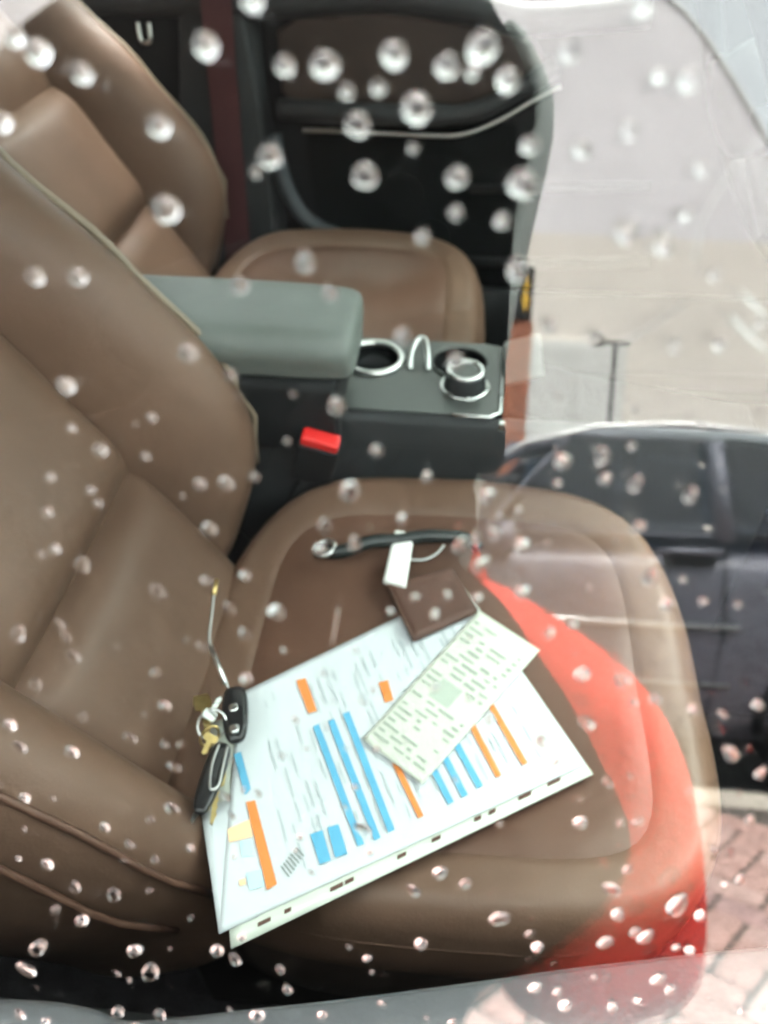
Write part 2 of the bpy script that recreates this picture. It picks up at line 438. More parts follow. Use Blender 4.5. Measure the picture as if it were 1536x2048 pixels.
# --- centre console
CZ = .70
con = empty('centre_console', (-.2, 0, 0), car); con['label'] = 'grey centre console with cup holders and rotary knob'
con.matrix_parent_inverse = Matrix.Identity(4); con.location = (-.2, -.70, 0)
def kp(name, me, m, **k): return obj(name, me, m, con, **k)
def plate_with_holes(outer, holes, z):
    bm = bmesh.new(); ed = []
    for loop in [outer] + holes:
        vs = [bm.verts.new((p[0], p[1], z)) for p in loop]
        for i in range(len(vs)): ed.append(bm.edges.new((vs[i], vs[(i + 1) % len(vs)])))
    bmesh.ops.triangle_fill(bm, use_beauty=True, use_dissolve=False, edges=ed)
    for f in bm.faces:
        if f.normal.z < 0: f.normal_flip()
    me = bpy.data.meshes.new('m'); bm.to_mesh(me); bm.free(); return me
cups = [(-.078, .738, .031), (.018, .740, .031)]
def circ(c, n=36): return [(c[0] + c[2] * math.cos(2 * math.pi * k / n), c[1] + c[2] * math.sin(2 * math.pi * k / n)) for k in range(n)]
outer = [(-.40, .643), (.045, .643), (.060, .652), (.063, .70), (.066, .778), (.05, .784), (-.40, .784)]
kp('top_plate', plate_with_holes(outer, [circ(c)[::-1] for c in cups], CZ), GREYTOP, smooth=False)
for i, c in enumerate(cups):
    rings = [[(c[0] + c[2] * f * math.cos(2 * math.pi * k / 36), c[1] + c[2] * f * math.sin(2 * math.pi * k / 36), z) for k in range(36)] for z, f in ((CZ + .0005, 1.0), (CZ - .03, .99), (CZ - .075, .93))]
    kp('cup_holder', loft(rings, cap=False), BLACK)
    kp('cup_floor', plate_with_holes(circ((c[0], c[1], c[2] * .94)), [], CZ - .075), BLACK, smooth=False)
kp('cup_ring', torus((*cups[0][:2], CZ + .002), cups[0][2] + .001, .0042, (1, 0, 0), (0, 1, 0)), SILVER)
kp('cup_ring', torus((*cups[1][:2], CZ + .001), cups[1][2], .002, (1, 0, 0), (0, 1, 0)), GREYTOP)
kp('cup_clip', tube(smooth_path([(-.036, .722, CZ), (-.036, .735, CZ + .012), (-.030, .752, CZ + .020), (-.022, .752, CZ + .020), (-.018, .735, CZ + .012), (-.016, .722, CZ)]), .0032), SILVER)
# front rounding, sides
kp('side_panel', loft([[(x, y, z) for x, y, z in ((x_, .643, CZ), (x_, .634, CZ - .008), (x_, .630, CZ - .03), (x_, .628, CZ - .10), (x_, .625, .25), (x_, .66, .25), (x_, .66, CZ - .02))] for x_ in (-.45, -.2, .06, .35)]), DARK, bevel=.003)
kp('side_panel', loft([[(x_, 1.42 - y, z) for y, z in ((.636, CZ), (.630, CZ - .008), (.626, CZ - .03), (.626, CZ - .10), (.625, .25), (.66, .25), (.66, CZ - .02))] for x_ in (-.45, -.2, .064)]), DARK, bevel=.003)
kp('front_fascia', prism([(.068, CZ - .004), (.16, CZ - .03), (.36, CZ - .06), (.36, .3), (.068, .3)], 'y', .662, .784), CARPET, smooth=False, bevel=.006)
kp('trim_strip', tube([(.012, .6405, CZ + .001), (.05, .6405, CZ + .001), (.0605, .648, CZ + .001), (.064, .70, CZ + .001), (.067, .776, CZ + .001)], .0024, 6), SILVER)
kp('front_trim', slab([(.0605, .640, CZ - .002), (.0655, .640, CZ - .002), (.0655, .640, CZ - .085), (.0605, .640, CZ - .085)], -.006), SILVER, smooth=False)
kp('display_screen', slab([(.067, .69, CZ + .006), (.105, .69, CZ + .02), (.105, .775, CZ + .02), (.067, .775, CZ + .006)], .003), MATS['grey_console_plastic'], smooth=False)
kn = obj('rotary_knob', loft([[(.024 + r * math.cos(a), .694 + r * math.sin(a), z) for a in [2 * math.pi * k / 32 for k in range(32)]] for z, r in ((CZ, .0215), (CZ + .004, .022), (CZ + .016, .0205), (CZ + .019, .0195))]), DARK, con)
kp('knob_ring', torus((.024, .694, CZ + .020), .0175, .0034, (1, 0, 0), (0, 1, 0)), SILVER)
kp('knob_cap', loft([[(.024 + r * math.cos(a), .694 + r * math.sin(a), z) for a in [2 * math.pi * k / 32 for k in range(32)]] for z, r in ((CZ + .016, .0155), (CZ + .0205, .0150), (CZ + .0212, .009))]), GREYTOP)
kp('knob_base', torus((.024, .694, CZ + .001), .0245, .0022, (1, 0, 0), (0, 1, 0)), SILVER)
# armrest: lit top put into the pale lid's colour, shaded side into the black bin
def rounded_ring(x, y0, y1, z0, z1, r, n=5):
    out = []
    for cx, cz, a0 in ((y1 - r, z1 - r, 0), (y0 + r, z1 - r, 90), (y0 + r, z0 + r * .5, 180), (y1 - r, z0 + r * .5, 270)):
        for k in range(n):
            a = R(a0 + 90 * k / (n - 1)); rr = r if cz > z0 + r * .6 else r * .5
            out.append(Vector((x, cx + rr * math.cos(a), cz + rr * math.sin(a))))
    return out
def shrink(ring, f):
    c = sum(ring, Vector()) / len(ring); return [Vector((p.x, c.y + (p.y - c.y) * f, c.z + (p.z - c.z) * f)) for p in ring]
xs = [(-.42, .8), (-.41, .95), (-.38, 1), (-.25, 1), (-.13, 1), (-.102, .985), (-.090, .93), (-.0855, .84), (-.0835, .6)]
kp('armrest_lid', loft([shrink(rounded_ring(x, .604, .728, .745, .800 + .004 * math.sin((x + .42) * 9), .024), f) for x, f in xs]), ARM, sub=1)
kp('armrest_bin', loft([shrink(rounded_ring(x - .006, .610, .722, .66, .749, .012), f) for x, f in xs[:6] + [(-.096, .97), (-.094, .9)]]), BLACK, sub=1)
kp('armrest_stitching', torus((-.25, .666, .8005), .001, .0004, (1, 0, 0), (0, 1, 0), 8, 4), PIPE)

# --- seat belt buckle of the near seat
bc = empty('belt_buckle', (0, 0, 0), car); bc.matrix_parent_inverse = CARI
b1, b2 = onY(603, 872, .605), onY(678, 892, .605)
ax = (b2 - b1); xd = ax.normalized(); zd = Vector((.12, -.25, .95)); zd = (zd - xd * zd.dot(xd)).normalized(); yd = zd.cross(xd)
def obox(c, hx, hy, hz):
    V = [Vector(c) + xd * sx * hx + yd * sy * hy + zd * sz * hz for sx in (-1, 1) for sy in (-1, 1) for sz in (-1, 1)]
    return mesh(V, [(0, 1, 3, 2), (4, 6, 7, 5), (0, 4, 5, 1), (2, 3, 7, 6), (0, 2, 6, 4), (1, 5, 7, 3)])
mid = (b1 + b2) / 2
obj('buckle_body', obox(mid - zd * .034, .022, .011, .032), BLACK, bc, smooth=False, bevel=.004)
obj('release_button', obox(mid + zd * .001, .0195, .0085, .0065), RED, bc, smooth=False, bevel=.003)
obj('buckle_stalk', tube([mid - zd * .06, mid - zd * .14 + Vector((-.02, 0, 0)), (-.19, .615, .42)], .009), BLACK, bc)

# --- doors. near door card (below the window) and far door panel
nd = empty('near_door', (-.2, -.70, 0), car)
def ndp(name, me, m, **k): return obj(name, me, m, nd, **k)
# inner ledge under the glass, its edge traced where the seat is cut off in the view
edge_px = [(-700, 1950), (-300, 1985), (0, 1992), (110, 1998), (190, 2014), (240, 2034), (330, 2031), (500, 2012), (700, 1990), (930, 1960), (1150, 1929), (1400, 1900), (1536, 1888), (2200, 1830)]
top = [onZ(px, py, .85) for px, py in edge_px]
top = smooth_path(top, 5)
top = [Vector((-.62, .064, .85))] + top + [Vector((.95, .12, .85))]
rings = []
for p in top:
    rings.append([Vector((p.x, gy(p.z, -.008), p.z - .002)), Vector((p.x, (gy(p.z, -.008) + p.y) / 2, p.z + .002)), Vector((p.x, p.y - .003, p.z + .001)), Vector((p.x, p.y, p.z - .004)), Vector((p.x, p.y + .002, p.z - .02)), Vector((p.x, p.y - .005, p.z - .05)), Vector((p.x, .05, p.z - .09))])
ndp('belt_ledge', loft(rings, cap=False, closed=False), mat('grey_door_ledge', (.07, .072, .078), .45, var=.08, bump=.2, bscale=400))
ndp('door_card', loft([[(x, .055, .80), (x, .08, .77), (x, .10, .66), (x, .12, .62), (x, .12, .58), (x, .095, .55), (x, .095, .25), (x, .05, .25)] for x in (-.60, -.2, .3, .92)]), BLACK, bevel=.01)
ndp('outer_skin', loft([[(x, gy(.82, .006), .828), (x, -.002, .80), (x, -.03, .72), (x, -.04, .60), (x, -.03, .42), (x, .0, .25), (x, .035, .25), (x, .025, .80)] for x in (-.58, -.2, .3, .92)]), PAINT, bevel=.006)
ndp('weather_strip', tube([(-.60, gy(.822, .006), .828), (.94, gy(.826, .006), .832)], .007), RUBBER)
ndp('door_handle', tube(smooth_path([(-.50, -.03, .77), (-.49, -.065, .775), (-.40, -.07, .775), (-.32, -.065, .775), (-.31, -.03, .77)]), .010), PAINT)
# near window pane: a 4 mm slab with two reflecting faces
def glp(x, z, off): return Vector((x, gy(z) , z)) + GN * off
wq = [(-.58, .80), (.93, .805), (.42, 1.385), (-.52, 1.385)]
win = ndp('side_window', mesh([glp(x, z, 0) for x, z in wq] + [glp(x, z, -.004) for x, z in wq], [(0, 1, 2, 3), (7, 6, 5, 4), (0, 4, 5, 1), (1, 5, 6, 2), (2, 6, 7, 3), (3, 7, 4, 0)]), GLASS_N, smooth=False)
win['label'] = 'rain-spotted side window glass with reflections'

fd = empty('far_door', (-.2, -.70, 0), car)
def fdp(name, me, m, **k): return obj(name, me, m, fd, **k)
FY = 1.33
def fp(px, py, y=FY): return onY(px, py, y)
fdp('door_panel', loft([[(x, FY, .962), (x, FY + .005, .80), (x, FY + .01, .62), (x, FY, .30), (x, FY + .06, .30), (x, FY + .06, .965)] for x in (-.31, 0, .4, .95)]), BLACK, bevel=.004)
# belt rail
fdp('belt_rail', tube(smooth_path([fp(-300, -8, 1.318), fp(0, -4, 1.318), fp(300, 0, 1.318), fp(560, 4, 1.315), fp(760, -8, 1.312), fp(920, 10, 1.312), fp(1060, 40, 1.312), fp(1300, 20, 1.312)]), .022), DARK)
# brown insert
ins = [fp(556, 60), fp(600, 30), fp(760, 22), fp(900, 40), fp(1070, 80), fp(1095, 130), fp(1040, 175), fp(960, 208), fp(590, 205), fp(565, 180)]
fdp('brown_insert', mesh([p + Vector((0, -.012, 0)) for p in ins] + [p + Vector((0, .006, 0)) for p in ins], [tuple(range(10)), tuple(range(10, 20))[::-1]] + [(i, (i + 1) % 10, 10 + (i + 1) % 10, 10 + i) for i in range(10)]), BROWN, smooth=False, bevel=.004)
# armrest and pull
pathA = smooth_path([fp(560, 218, 1.31), fp(700, 226, 1.29), fp(860, 230, 1.285), fp(950, 222, 1.29), fp(1040, 178, 1.30), fp(1110, 130, 1.315)], 5)
fdp('door_armrest', tube(pathA, [.016] * 12 + [.014] * (len(pathA) - 12), 10), DARK)
pathS = smooth_path([fp(606, 260, 1.305), fp(700, 263, 1.295), fp(860, 271, 1.29), fp(930, 268, 1.29), fp(1000, 240, 1.295), fp(1060, 205, 1.30), fp(1120, 172, 1.31)], 5)
fdp('silver_strip', tube(pathS, .0036, 8), SILVER)
# speaker rim + pocket
fdp('pocket_edge', tube(smooth_path([fp(548, 268, 1.325), fp(556, 320, 1.318), fp(580, 390, 1.312), fp(622, 445, 1.31), fp(700, 480, 1.31)]), .014), mat('blue_grey_plastic', (.05, .06, .068), .5, bump=.2))
fdp('map_pocket', loft([[(x, 1.30 - d, .52), (x, 1.295 - d, .45), (x, 1.30 - d, .36), (x, FY, .36), (x, FY, .50)] for x, d in ((-.30, 0), (-.1, .02), (.3, .02), (.7, 0))]), DARK, bevel=.006)
fdp('pocket_lip', tube([fp(940, 378, 1.318), fp(1100, 376, 1.318), fp(1300, 372, 1.318)], .008), DARK)
fdp('pocket_lip', tube([fp(915, 522, 1.30), fp(1100, 528, 1.30), fp(1300, 524, 1.30)], .010), DARK)
fq = [(-.30, .963), (.93, .968), (.42, 1.385), (-.28, 1.385)]
fdp('side_window', slab([(x, 1.40 - gy(z), z) for x, z in fq], .004), GLASS_O, smooth=False)

# --- far B-pillar, belt and rear quarter
bp = empty('far_pillar', (-.2, -.70, 0), car)
obj('pillar_trim', loft([[(x0, 1.30, z), (x1, 1.30, z), (x1 + .02, 1.37, z), (x0 - .02, 1.37, z)] for x0, x1, z in ((-.50, -.30, .3), (-.46, -.31, .7), (-.42, -.33, .95))]), DARK, bp, bevel=.008)
obj('pillar_trim', loft([[(x0, y, z), (x1, y, z), (x1 + .01, y + .05, z), (x0 - .01, y + .05, z)] for x0, x1, y, z in ((-.42, -.33, 1.28, .95), (-.40, -.32, 1.12, 1.39))]), DARK, bp, bevel=.008)
bl = [onY(600, 40, 1.285), onY(590, 200, 1.285), onY(600, 420, 1.28)]
obj('seat_belt', mesh([(-.36, 1.24, 1.25), (-.315, 1.24, 1.25), (-.345, 1.285, .80), (-.39, 1.285, .80), (-.36, 1.285, .40), (-.405, 1.285, .40)], [(0, 1, 2, 3), (3, 2, 4, 5)]), BELT, bp, smooth=False)
bp.children[-1].modifiers.new('s', 'SOLIDIFY').thickness = .0015
obj('rear_trim', loft([[(x, 1.33, .965), (x, 1.335, .7), (x, 1.33, .3), (x, 1.39, .3), (x, 1.39, .97)] for x in (-1.3, -.9, -.34)]), BLACK, bp, bevel=.005)
hk = onY(290, 62, 1.31)
obj('belt_guide', tube(smooth_path([hk + Vector((-.009, 0, .012)), hk + Vector((-.007, -.004, -.012)), hk + Vector((.007, -.004, -.012)), hk + Vector((.008, 0, .012))]), .0028), SILVER, bp)
obj('rear_side_window', slab([(-1.25, 1.40 - gy(.97), .97), (-.50, 1.40 - gy(.97), .97), (-.43, 1.40 - gy(1.385), 1.385), (-.95, 1.40 - gy(1.385), 1.385)], .004), GLASS_O, bp, smooth=False)
obj('rear_side_window', slab([(-1.25, gy(.90), .90), (-.66, gy(.90), .90), (-.60, gy(1.385), 1.385), (-.95, gy(1.385), 1.385)], .004), GLASS_O, bp, smooth=False)
obj('near_pillar', loft([[(-.66, gy(z, -.004), z), (-.57, gy(z, -.004), z), (-.57, gy(z, -.06), z), (-.66, gy(z, -.06), z)] for z in (.3, .86)] + [[(-.60, gy(z, -.004), z), (-.525, gy(z, -.004), z), (-.525, gy(z, -.05), z), (-.60, gy(z, -.05), z)] for z in (1.385,)]), BLACK, bp, smooth=False)

# --- shell: floor, roof, screens, dashboard, bonnet, boot, wheels
cpart('floor_carpet', box(-1.4, 1.1, .06, 1.36, .22, .26), CARPET, smooth=False)
cpart('transmission_tunnel', loft([[(x, .60, .26), (x, .62, .42), (x, .80, .42), (x, .82, .26)] for x in (-1.2, 1.0)]), CARPET, bevel=.02)
def roofring(x, z, hw, t): return [(x, .70 - hw, z - .03), (x, .70 - hw * .8, z + .005), (x, .70, z + .02), (x, .70 + hw * .8, z + .005), (x, .70 + hw, z - .03), (x, .70 + hw * .9, z - .03 - t), (x, .70, z - .01 - t), (x, .70 - hw * .9, z - .03 - t)]
cpart('roof', loft([roofring(x, z, w, .03) for x, z, w in ((-1.15, 1.36, .44), (-.9, 1.40, .47), (-.3, 1.425, .475), (.2, 1.42, .47), (.40, 1.405, .455))]), PAINT)
cpart('headliner', loft([[(x, .70 - w, z - .068), (x, .70, z - .052), (x, .70 + w, z - .068), (x, .70 + w * .9, z - .078), (x, .70, z - .06), (x, .70 - w * .9, z - .078)] for x, z, w in ((-1.1, 1.36, .40), (-.3, 1.425, .44), (.36, 1.405, .42))]), HEADL)
for sgn in (-1, 1):
    def mir(p): return Vector((p[0], .70 + sgn * (.70 - p[1]), p[2])) if sgn > 0 else Vector(p)
    cpart('windscreen_pillar', tube([mir((1.02, .08, .90)), mir((.70, .15, 1.17)), mir((.40, gy(1.39) + .01, 1.385))], .028), BLACK)
    cpart('roof_rail', tube([mir((.40, gy(1.39) + .005, 1.392)), mir((-.3, gy(1.39), 1.398)), mir((-1.1, gy(1.39) + .03, 1.35))], .024), PAINT)
cpart('windscreen', slab([(1.02, .10, .90), (1.02, 1.30, .90), (.40, 1.13, 1.39), (.40, .27, 1.39)], .005), GLASS_W, smooth=False)
cpart('rear_screen', slab([(-1.55, .16, .98), (-1.55, 1.24, .98), (-1.12, 1.10, 1.33), (-1.12, .30, 1.33)], .005), GLASS_O, smooth=False)
cpart('dashboard', loft([[(.46, y, .70), (.43, y, .80), (.47, y, .875), (.60, y, .90), (1.0, y, .90), (1.0, y, .35), (.62, y, .35), (.55, y, .60)] for y in (.10, .4, .7, 1.0, 1.30)]), BLACK, bevel=.02)
cpart('bonnet', loft([[(1.0, .06, .60), (1.0, .06, .86), (1.02, .15, .90), (1.02, 1.25, .90), (1.0, 1.34, .86), (1.0, 1.34, .60)], [(1.6, .02, .55), (1.6, .03, .80), (1.62, .14, .85), (1.62, 1.26, .85), (1.6, 1.37, .80), (1.6, 1.38, .55)], [(2.05, .10, .45), (2.05, .12, .66), (2.06, .2, .72), (2.06, 1.2, .72), (2.05, 1.28, .66), (2.05, 1.3, .45)]]), PAINT, bevel=.02)
cpart('front_wing', loft([[(.93, .0, .86), (.93, -.04, .6), (.93, 0., .25), (.93, .1, .25), (.93, .1, .86)], [(1.2, .0, .84), (1.2, -.04, .70), (1.2, -.03, .66), (1.2, .1, .66), (1.2, .1, .84)], [(1.7, .03, .80), (1.7, -.01, .70), (1.7, 0, .66), (1.7, .1, .66), (1.7, .1, .8)], [(2.04, .1, .7), (2.04, .07, .6), (2.04, .09, .3), (2.04, .15, .3), (2.04, .15, .7)]]), PAINT)
cpart('rear_quarter', loft([[(-.59, .02, .88), (-.59, -.04, .6), (-.59, 0., .25), (-.59, .1, .25), (-.59, .06, .88)], [(-1.0, .03, .90), (-1.0, -.04, .72), (-1.0, -.02, .66), (-1.0, .1, .66), (-1.0, .08, .9)], [(-1.55, .07, .96), (-1.55, -.01, .72), (-1.55, 0, .66), (-1.55, .1, .66), (-1.55, .12, .96)], [(-1.95, .14, .92), (-1.95, .09, .6), (-1.95, .1, .3), (-1.95, .2, .3), (-1.95, .2, .92)]]), PAINT)
cpart('far_outer_side', loft([[(x, 1.385, .92), (x, 1.42, .72), (x, 1.44, .6), (x, 1.40, .25), (x, 1.36, .25), (x, 1.36, .92)] for x in (-1.9, -.5, .9, 2.0)]), PAINT)
cpart('rear_deck', box(-1.9, -1.25, .10, 1.30, .86, .955), BLACK, smooth=False, bevel=.02)
def wheel(cx, cy, sgn, parent, r=.31, inv=None):
    w = empty('wheel', (0, 0, 0), parent)
    if inv is not None: w.matrix_parent_inverse = inv
    prof = [(.60, -.09), (.92, -.10), (1.0, -.075), (1.0, .075), (.92, .10), (.60, .09)]
    obj('tyre', loft([[(cx + r * q * math.cos(a), cy + t, r + r * q * math.sin(a)) for q, t in prof] for a in [2 * math.pi * k / 36 for k in range(37)]], cap=False), RUBBER, w)
    obj('rim', loft([[(cx + rr * r * math.cos(a), cy + sgn * t, r + rr * r * math.sin(a)) for a in [2 * math.pi * k / 30 for k in range(30)]] for rr, t in ((.66, .085), (.60, .07), (.55, .03), (.15, .05), (.12, .065))]), SILVER, w)
    for k in range(5):
        a = R(72 * k + 18); d = Vector((math.cos(a), 0, math.sin(a)))
        obj('spoke', tube([Vector((cx, cy + sgn * .06, r)) + d * .03, Vector((cx, cy + sgn * .08, r)) + d * r * .6], [.028, .02], 6), SILVER, w)
    return w
for cx in (1.45, -1.28):
    wheel(cx, .07, -1, car, inv=CARI); wheel(cx, 1.33, 1, car, inv=CARI)
# steering wheel in front of the far seat
sw = empty('steering_wheel', (-.2, -.70, 0), car)
ax2 = Vector((-.42, 0, .907)); swc = Vector((.335, 1.02, .90))
obj('wheel_rim', torus(swc, .18, .016, (0, 1, 0), ax2, 48, 10), BLACK, sw)
ax3 = Vector((0, 1, 0)).cross(ax2)
obj('wheel_hub', loft([ring_pts(swc + ax3 * d, r, (0, 1, 0), ax2, 20) for d, r in ((.02, .05), (.05, .07), (.03 - .06, .055), (-.04, .03))]), BLACK, sw)
for a in (0, 180, 270):
    d = math.cos(R(a)) * Vector((0, 1, 0)) + math.sin(R(a)) * ax2
    obj('spoke', tube([swc + d * .05, swc + d * .175], .014), DARK, sw)
obj('steering_column', tube([swc + ax3 * .04, swc + ax3 * .2], .04) if (swc + ax3).x > swc.x else tube([swc - ax3 * .04, swc - ax3 * .2], .04), BLACK, sw)

# ================================================================ THINGS ON THE NEAR SEAT
def rest_z(x, y, up=.0): return max(seat_h(x, y), SZ + .006) + up
def drape(px, py, up):
    """point on the seat cushion under that line of sight, lifted a little"""
    z = .60
    for _ in range(6):
        p = onZ(px, py, z); z = paper_h(p.x, p.y) + up
    return onZ(px, py, z)
# paper surface: leans from the near bolster down to the middle of the cushion
def paper_h(x, y):
    b = SZ + .012 + .030 * sstep(.33, .17, y) + .006 * sstep(-.08, -.16, x)
    r = seat_r(x, y)
    return max(b, (seat_h(x, y) + .004) if r < .97 else b) if y < .52 else max(b, seat_h(x, y) + .004)
def grid_on(corners, nu, nv, up, edge=None, jit=0):
    """bilinear grid between four pixel corners (BL,BR,TR,TL), draped on the papers"""
    V = []
    for j in range(nv + 1):
        for i in range(nu + 1):
            s, t = i / nu, j / nv
            a = [corners[0][k] * (1 - s) * (1 - t) + corners[1][k] * s * (1 - t) + corners[2][k] * s * t + corners[3][k] * (1 - s) * t for k in (0, 1)]
            p = drape(a[0], a[1], up)
            if jit: p.z += jit * noise.noise(Vector((p.x * 25, p.y * 25, up * 100)))
            V.append(p)
    F = [(j * (nu + 1) + i, j * (nu + 1) + i + 1, (j + 1) * (nu + 1) + i + 1, (j + 1) * (nu + 1) + i) for j in range(nv) for i in range(nu)]
    return mesh(V, F)
def thicken(o, t): m = o.modifiers.new('s', 'SOLIDIFY'); m.thickness = t; m.offset = -1; return o
doc = empty('document_sleeve', drape(800, 1560, 0))
tag(doc, 'clear plastic sleeve holding a white printed form with blue and orange bars', 'document')
DI = Matrix.Translation(-doc.location)
def dp(name, me, m, root=None, inv=None, **k):
    o = obj(name, me, m, root or doc, **k); o.matrix_parent_inverse = inv or DI; return o
slv = [(462, 1898), (1186, 1548), (930, 1176), (420, 1450)]
thicken(dp('sleeve_back', grid_on(slv, 26, 18, .0015), CREAM), .0008)
page = [(438, 1866), (1172, 1532), (925, 1172), (482, 1386)]
thicken(dp('page', grid_on([(438, 1866), (1172, 1528), (925, 1172), (478, 1388)], 52, 36, .0035), PAPER), .0006)
thicken(dp('page_corner', grid_on([(438, 1868), (520, 1830), (560, 1560), (402, 1618)], 8, 8, .0030), PAPER), .0006)
hole_fr = [.10, .165, .30, .335, .48, .575, .69, .73, .82, .90]
BL, BR = Vector((462, 1898)), Vector((1186, 1548))
for f in hole_fr:
    c = BL.lerp(BR, f) + Vector((-6, -19)); ln = rnd.choice((7, 9, 13))
    q = [c + Vector((-ln, ln * .48 + 4)), c + Vector((ln, -ln * .48 + 4)), c + Vector((ln, -ln * .48 - 5)), c + Vector((-ln, ln * .48 - 5))]
    dp('hole_shade_patch', grid_on([tuple(v) for v in q], 3, 2, .0022), WALLET)  # dark patch painted for the shaded seat behind each hole
UPP = .0048
def bar(q, m, root=None, inv=None, up=UPP, name='printed_bar'):
    n = max(2, int((Vector(q[0]) - Vector(q[3])).length / 18)); w = max(2, int((Vector(q[0]) - Vector(q[1])).length / 18))
    return dp(name, grid_on(q, w, n, up), m, root, inv)
def stripe(a, b, w, m, name='printed_bar', up=UPP):
    a, b = Vector(a), Vector(b); d = (b - a).normalized(); n = Vector((w / 2 * .92, -w / 2 * .4))
    bar([tuple(b - n), tuple(b + n), tuple(a + n), tuple(a - n)], m, name=name, up=up)
for q, m in (([(617, 1427), (634, 1422), (611, 1356), (592, 1361)], ORANGE), ([(770, 1405), (787, 1400), (776, 1360), (757, 1365)], ORANGE),
             ([(534, 1780), (554, 1768), (510, 1600), (492, 1604)], ORANGE), ([(458, 1685), (505, 1673), (500, 1638), (455, 1658)], PALEOR),
             ([(640, 1729), (662, 1720), (645, 1660), (620, 1668)], BLUE), ([(670, 1715), (695, 1708), (677, 1648), (655, 1655)], BLUE),
             ([(490, 1590), (502, 1578), (482, 1503), (467, 1508)], BLUE), ([(485, 1715), (508, 1710), (502, 1680), (480, 1683)], PALEBL),
             ([(500, 1780), (528, 1772), (522, 1738), (492, 1745)], PALEBL), ([(480, 1772), (492, 1768), (490, 1756), (477, 1760)], PALEOR)):
    bar(q, m)
for a, b, w, m in (((632, 1450), (722, 1690), 14, BLUE), ((662, 1440), (755, 1678), 14, BLUE), ((692, 1425), (783, 1662), 14, BLUE),
                   ((868, 1540), (902, 1606), 13, BLUE), ((890, 1515), (930, 1592), 13, BLUE), ((913, 1488), (960, 1574), 13, BLUE),
                   ((944, 1450), (998, 1553), 12, ORANGE), ((982, 1410), (1050, 1528), 12, ORANGE), ((790, 1525), (842, 1634), 12, ORANGE)):
    stripe(a, b, w, m)
for k in range(7):
    a = (562 + k * 5, 1732 - k * 6); stripe(a, (a[0] + 16, a[1] + 22 - k), 2.4, INK, name='printed_text')

PQ = [(438, 1866), (1172, 1528), (925, 1172), (478, 1388)]
def pg(u, v): return tuple(PQ[0][k] * (1 - u) * (1 - v) + PQ[1][k] * u * (1 - v) + PQ[2][k] * u * v + PQ[3][k] * (1 - u) * v for k in (0, 1))
rp = random.Random(5); nl = 0
for i in range(34):                                    # rows of small print, parallel to the bars
    x0 = 500 + 15 * i; y0 = 1385 - .483 * (x0 - 490) + rp.uniform(26, 50); sl_ = .27 + .30 * (x0 - 480) / 500
    x, y = x0, y0
    while nl < 230:
        ln = rp.uniform(14, 70); x2, y2 = x + sl_ * ln, y + ln
        if y2 > 1866 - .4605 * (x2 - 438) - 46 or x2 > 925 + .694 * (y2 - 1172) - 22 or x > 925 + .694 * (y - 1172) - 22: break
        if rp.random() < .72:
            stripe((x, y), (x2, y2), rp.choice((2.2, 2.6, 3.2)), GREYP, name='printed_text', up=.0046); nl += 1
        g_ = rp.uniform(6, 24); x, y = x2 + sl_ * g_, y2 + g_
# paper slip
slip = empty('paper_slip', drape(900, 1390, 0)); tag(slip, 'small pale printed slip lying across the larger form', 'slip')
SI = Matrix.Translation(-slip.location)
sq = [(845, 1568), (1080, 1300), (958, 1220), (725, 1478)]      # BL BR TR TL : s along the long side
thicken(dp('slip_sheet', grid_on(sq, 28, 16, .0075), SLIP, slip, SI), .0005)
def sl_px(s, t): return tuple(sq[0][k] * (1 - s) * (1 - t) + sq[1][k] * s * (1 - t) + sq[2][k] * s * t + sq[3][k] * (1 - s) * t for k in (0, 1))
GS = mat('grey_slip_print', (.30, .34, .29), .7)
for i in range(22):
    s = .07 + .86 * i / 21; t = .94
    while t > .14:
        ln = rnd.uniform(.06, .26)
        if rnd.random() < .72 and not (.42 < s < .55 and t < .75):
            t0 = max(.1, t - ln); ws = rnd.uniform(.005, .009)
            bar([sl_px(s - ws, t0), sl_px(s + ws, t0), sl_px(s + ws, t), sl_px(s - ws, t)], GS, slip, SI, .0083, 'printed_text')
        t -= ln + rnd.uniform(.04, .12)
bar([sl_px(.43, .42), sl_px(.56, .42), sl_px(.56, .74), sl_px(.43, .74)], mat('pale_grey_stamp', (.36, .41, .35), .7), slip, SI, .0081, 'printed_stamp')

# brown wallet across the top corner of the papers
wl = [(826, 1279), (958, 1219), (905, 1132), (772, 1166)]
wa = empty('wallet', drape(860, 1200, 0)); tag(wa, 'flat dark brown leather wallet at the top edge of the papers', 'wallet')
WI = Matrix.Translation(-wa.location)
thicken(dp('wallet_cover', grid_on(wl, 8, 8, .0125), WALLET, wa, WI), .0065)
wa.children[0].modifiers.new('b', 'BEVEL').width = .002
dp('fold_seam', tube([drape(*q, .0130) for q in ((775, 1170), (800, 1222), (826, 1274))], .0012, 6), MATS['brown_centre_leather'], wa, WI)

# white tag with dark strap and wire loop
tg = empty('white_tag', drape(797, 1115, 0)); tag(tg, 'small white tag clipped to a dark strap behind the papers', 'tag')
TI = Matrix.Translation(-tg.location)
thicken(dp('tag_card', grid_on([(766, 1160), (812, 1172), (828, 1066), (790, 1058)], 4, 6, .016), WHITEP, tg, TI), .007)
tg.children[0].modifiers.new('b', 'BEVEL').width = .0015
dp('wire_loop', tube(smooth_path([drape(*q, .012) for q in ((815, 1118), (845, 1120), (872, 1108), (888, 1090))]), .0014, 6), SILVER, tg, TI)
st = tag(obj('dark_strap', tube(smooth_path([drape(*q, u) for q, u in (((628, 1100), .010), ((680, 1104), .012), ((740, 1084), .014), ((800, 1080), .012), ((860, 1072), .012), ((930, 1078), .010), ((960, 1100), .006))]), [.004] + [.007] * 35 + [.004], 8), mat('glossy_black_strap', (.02, .024, .024), .22)), 'glossy dark strap lying along the far cushion seam', 'strap')
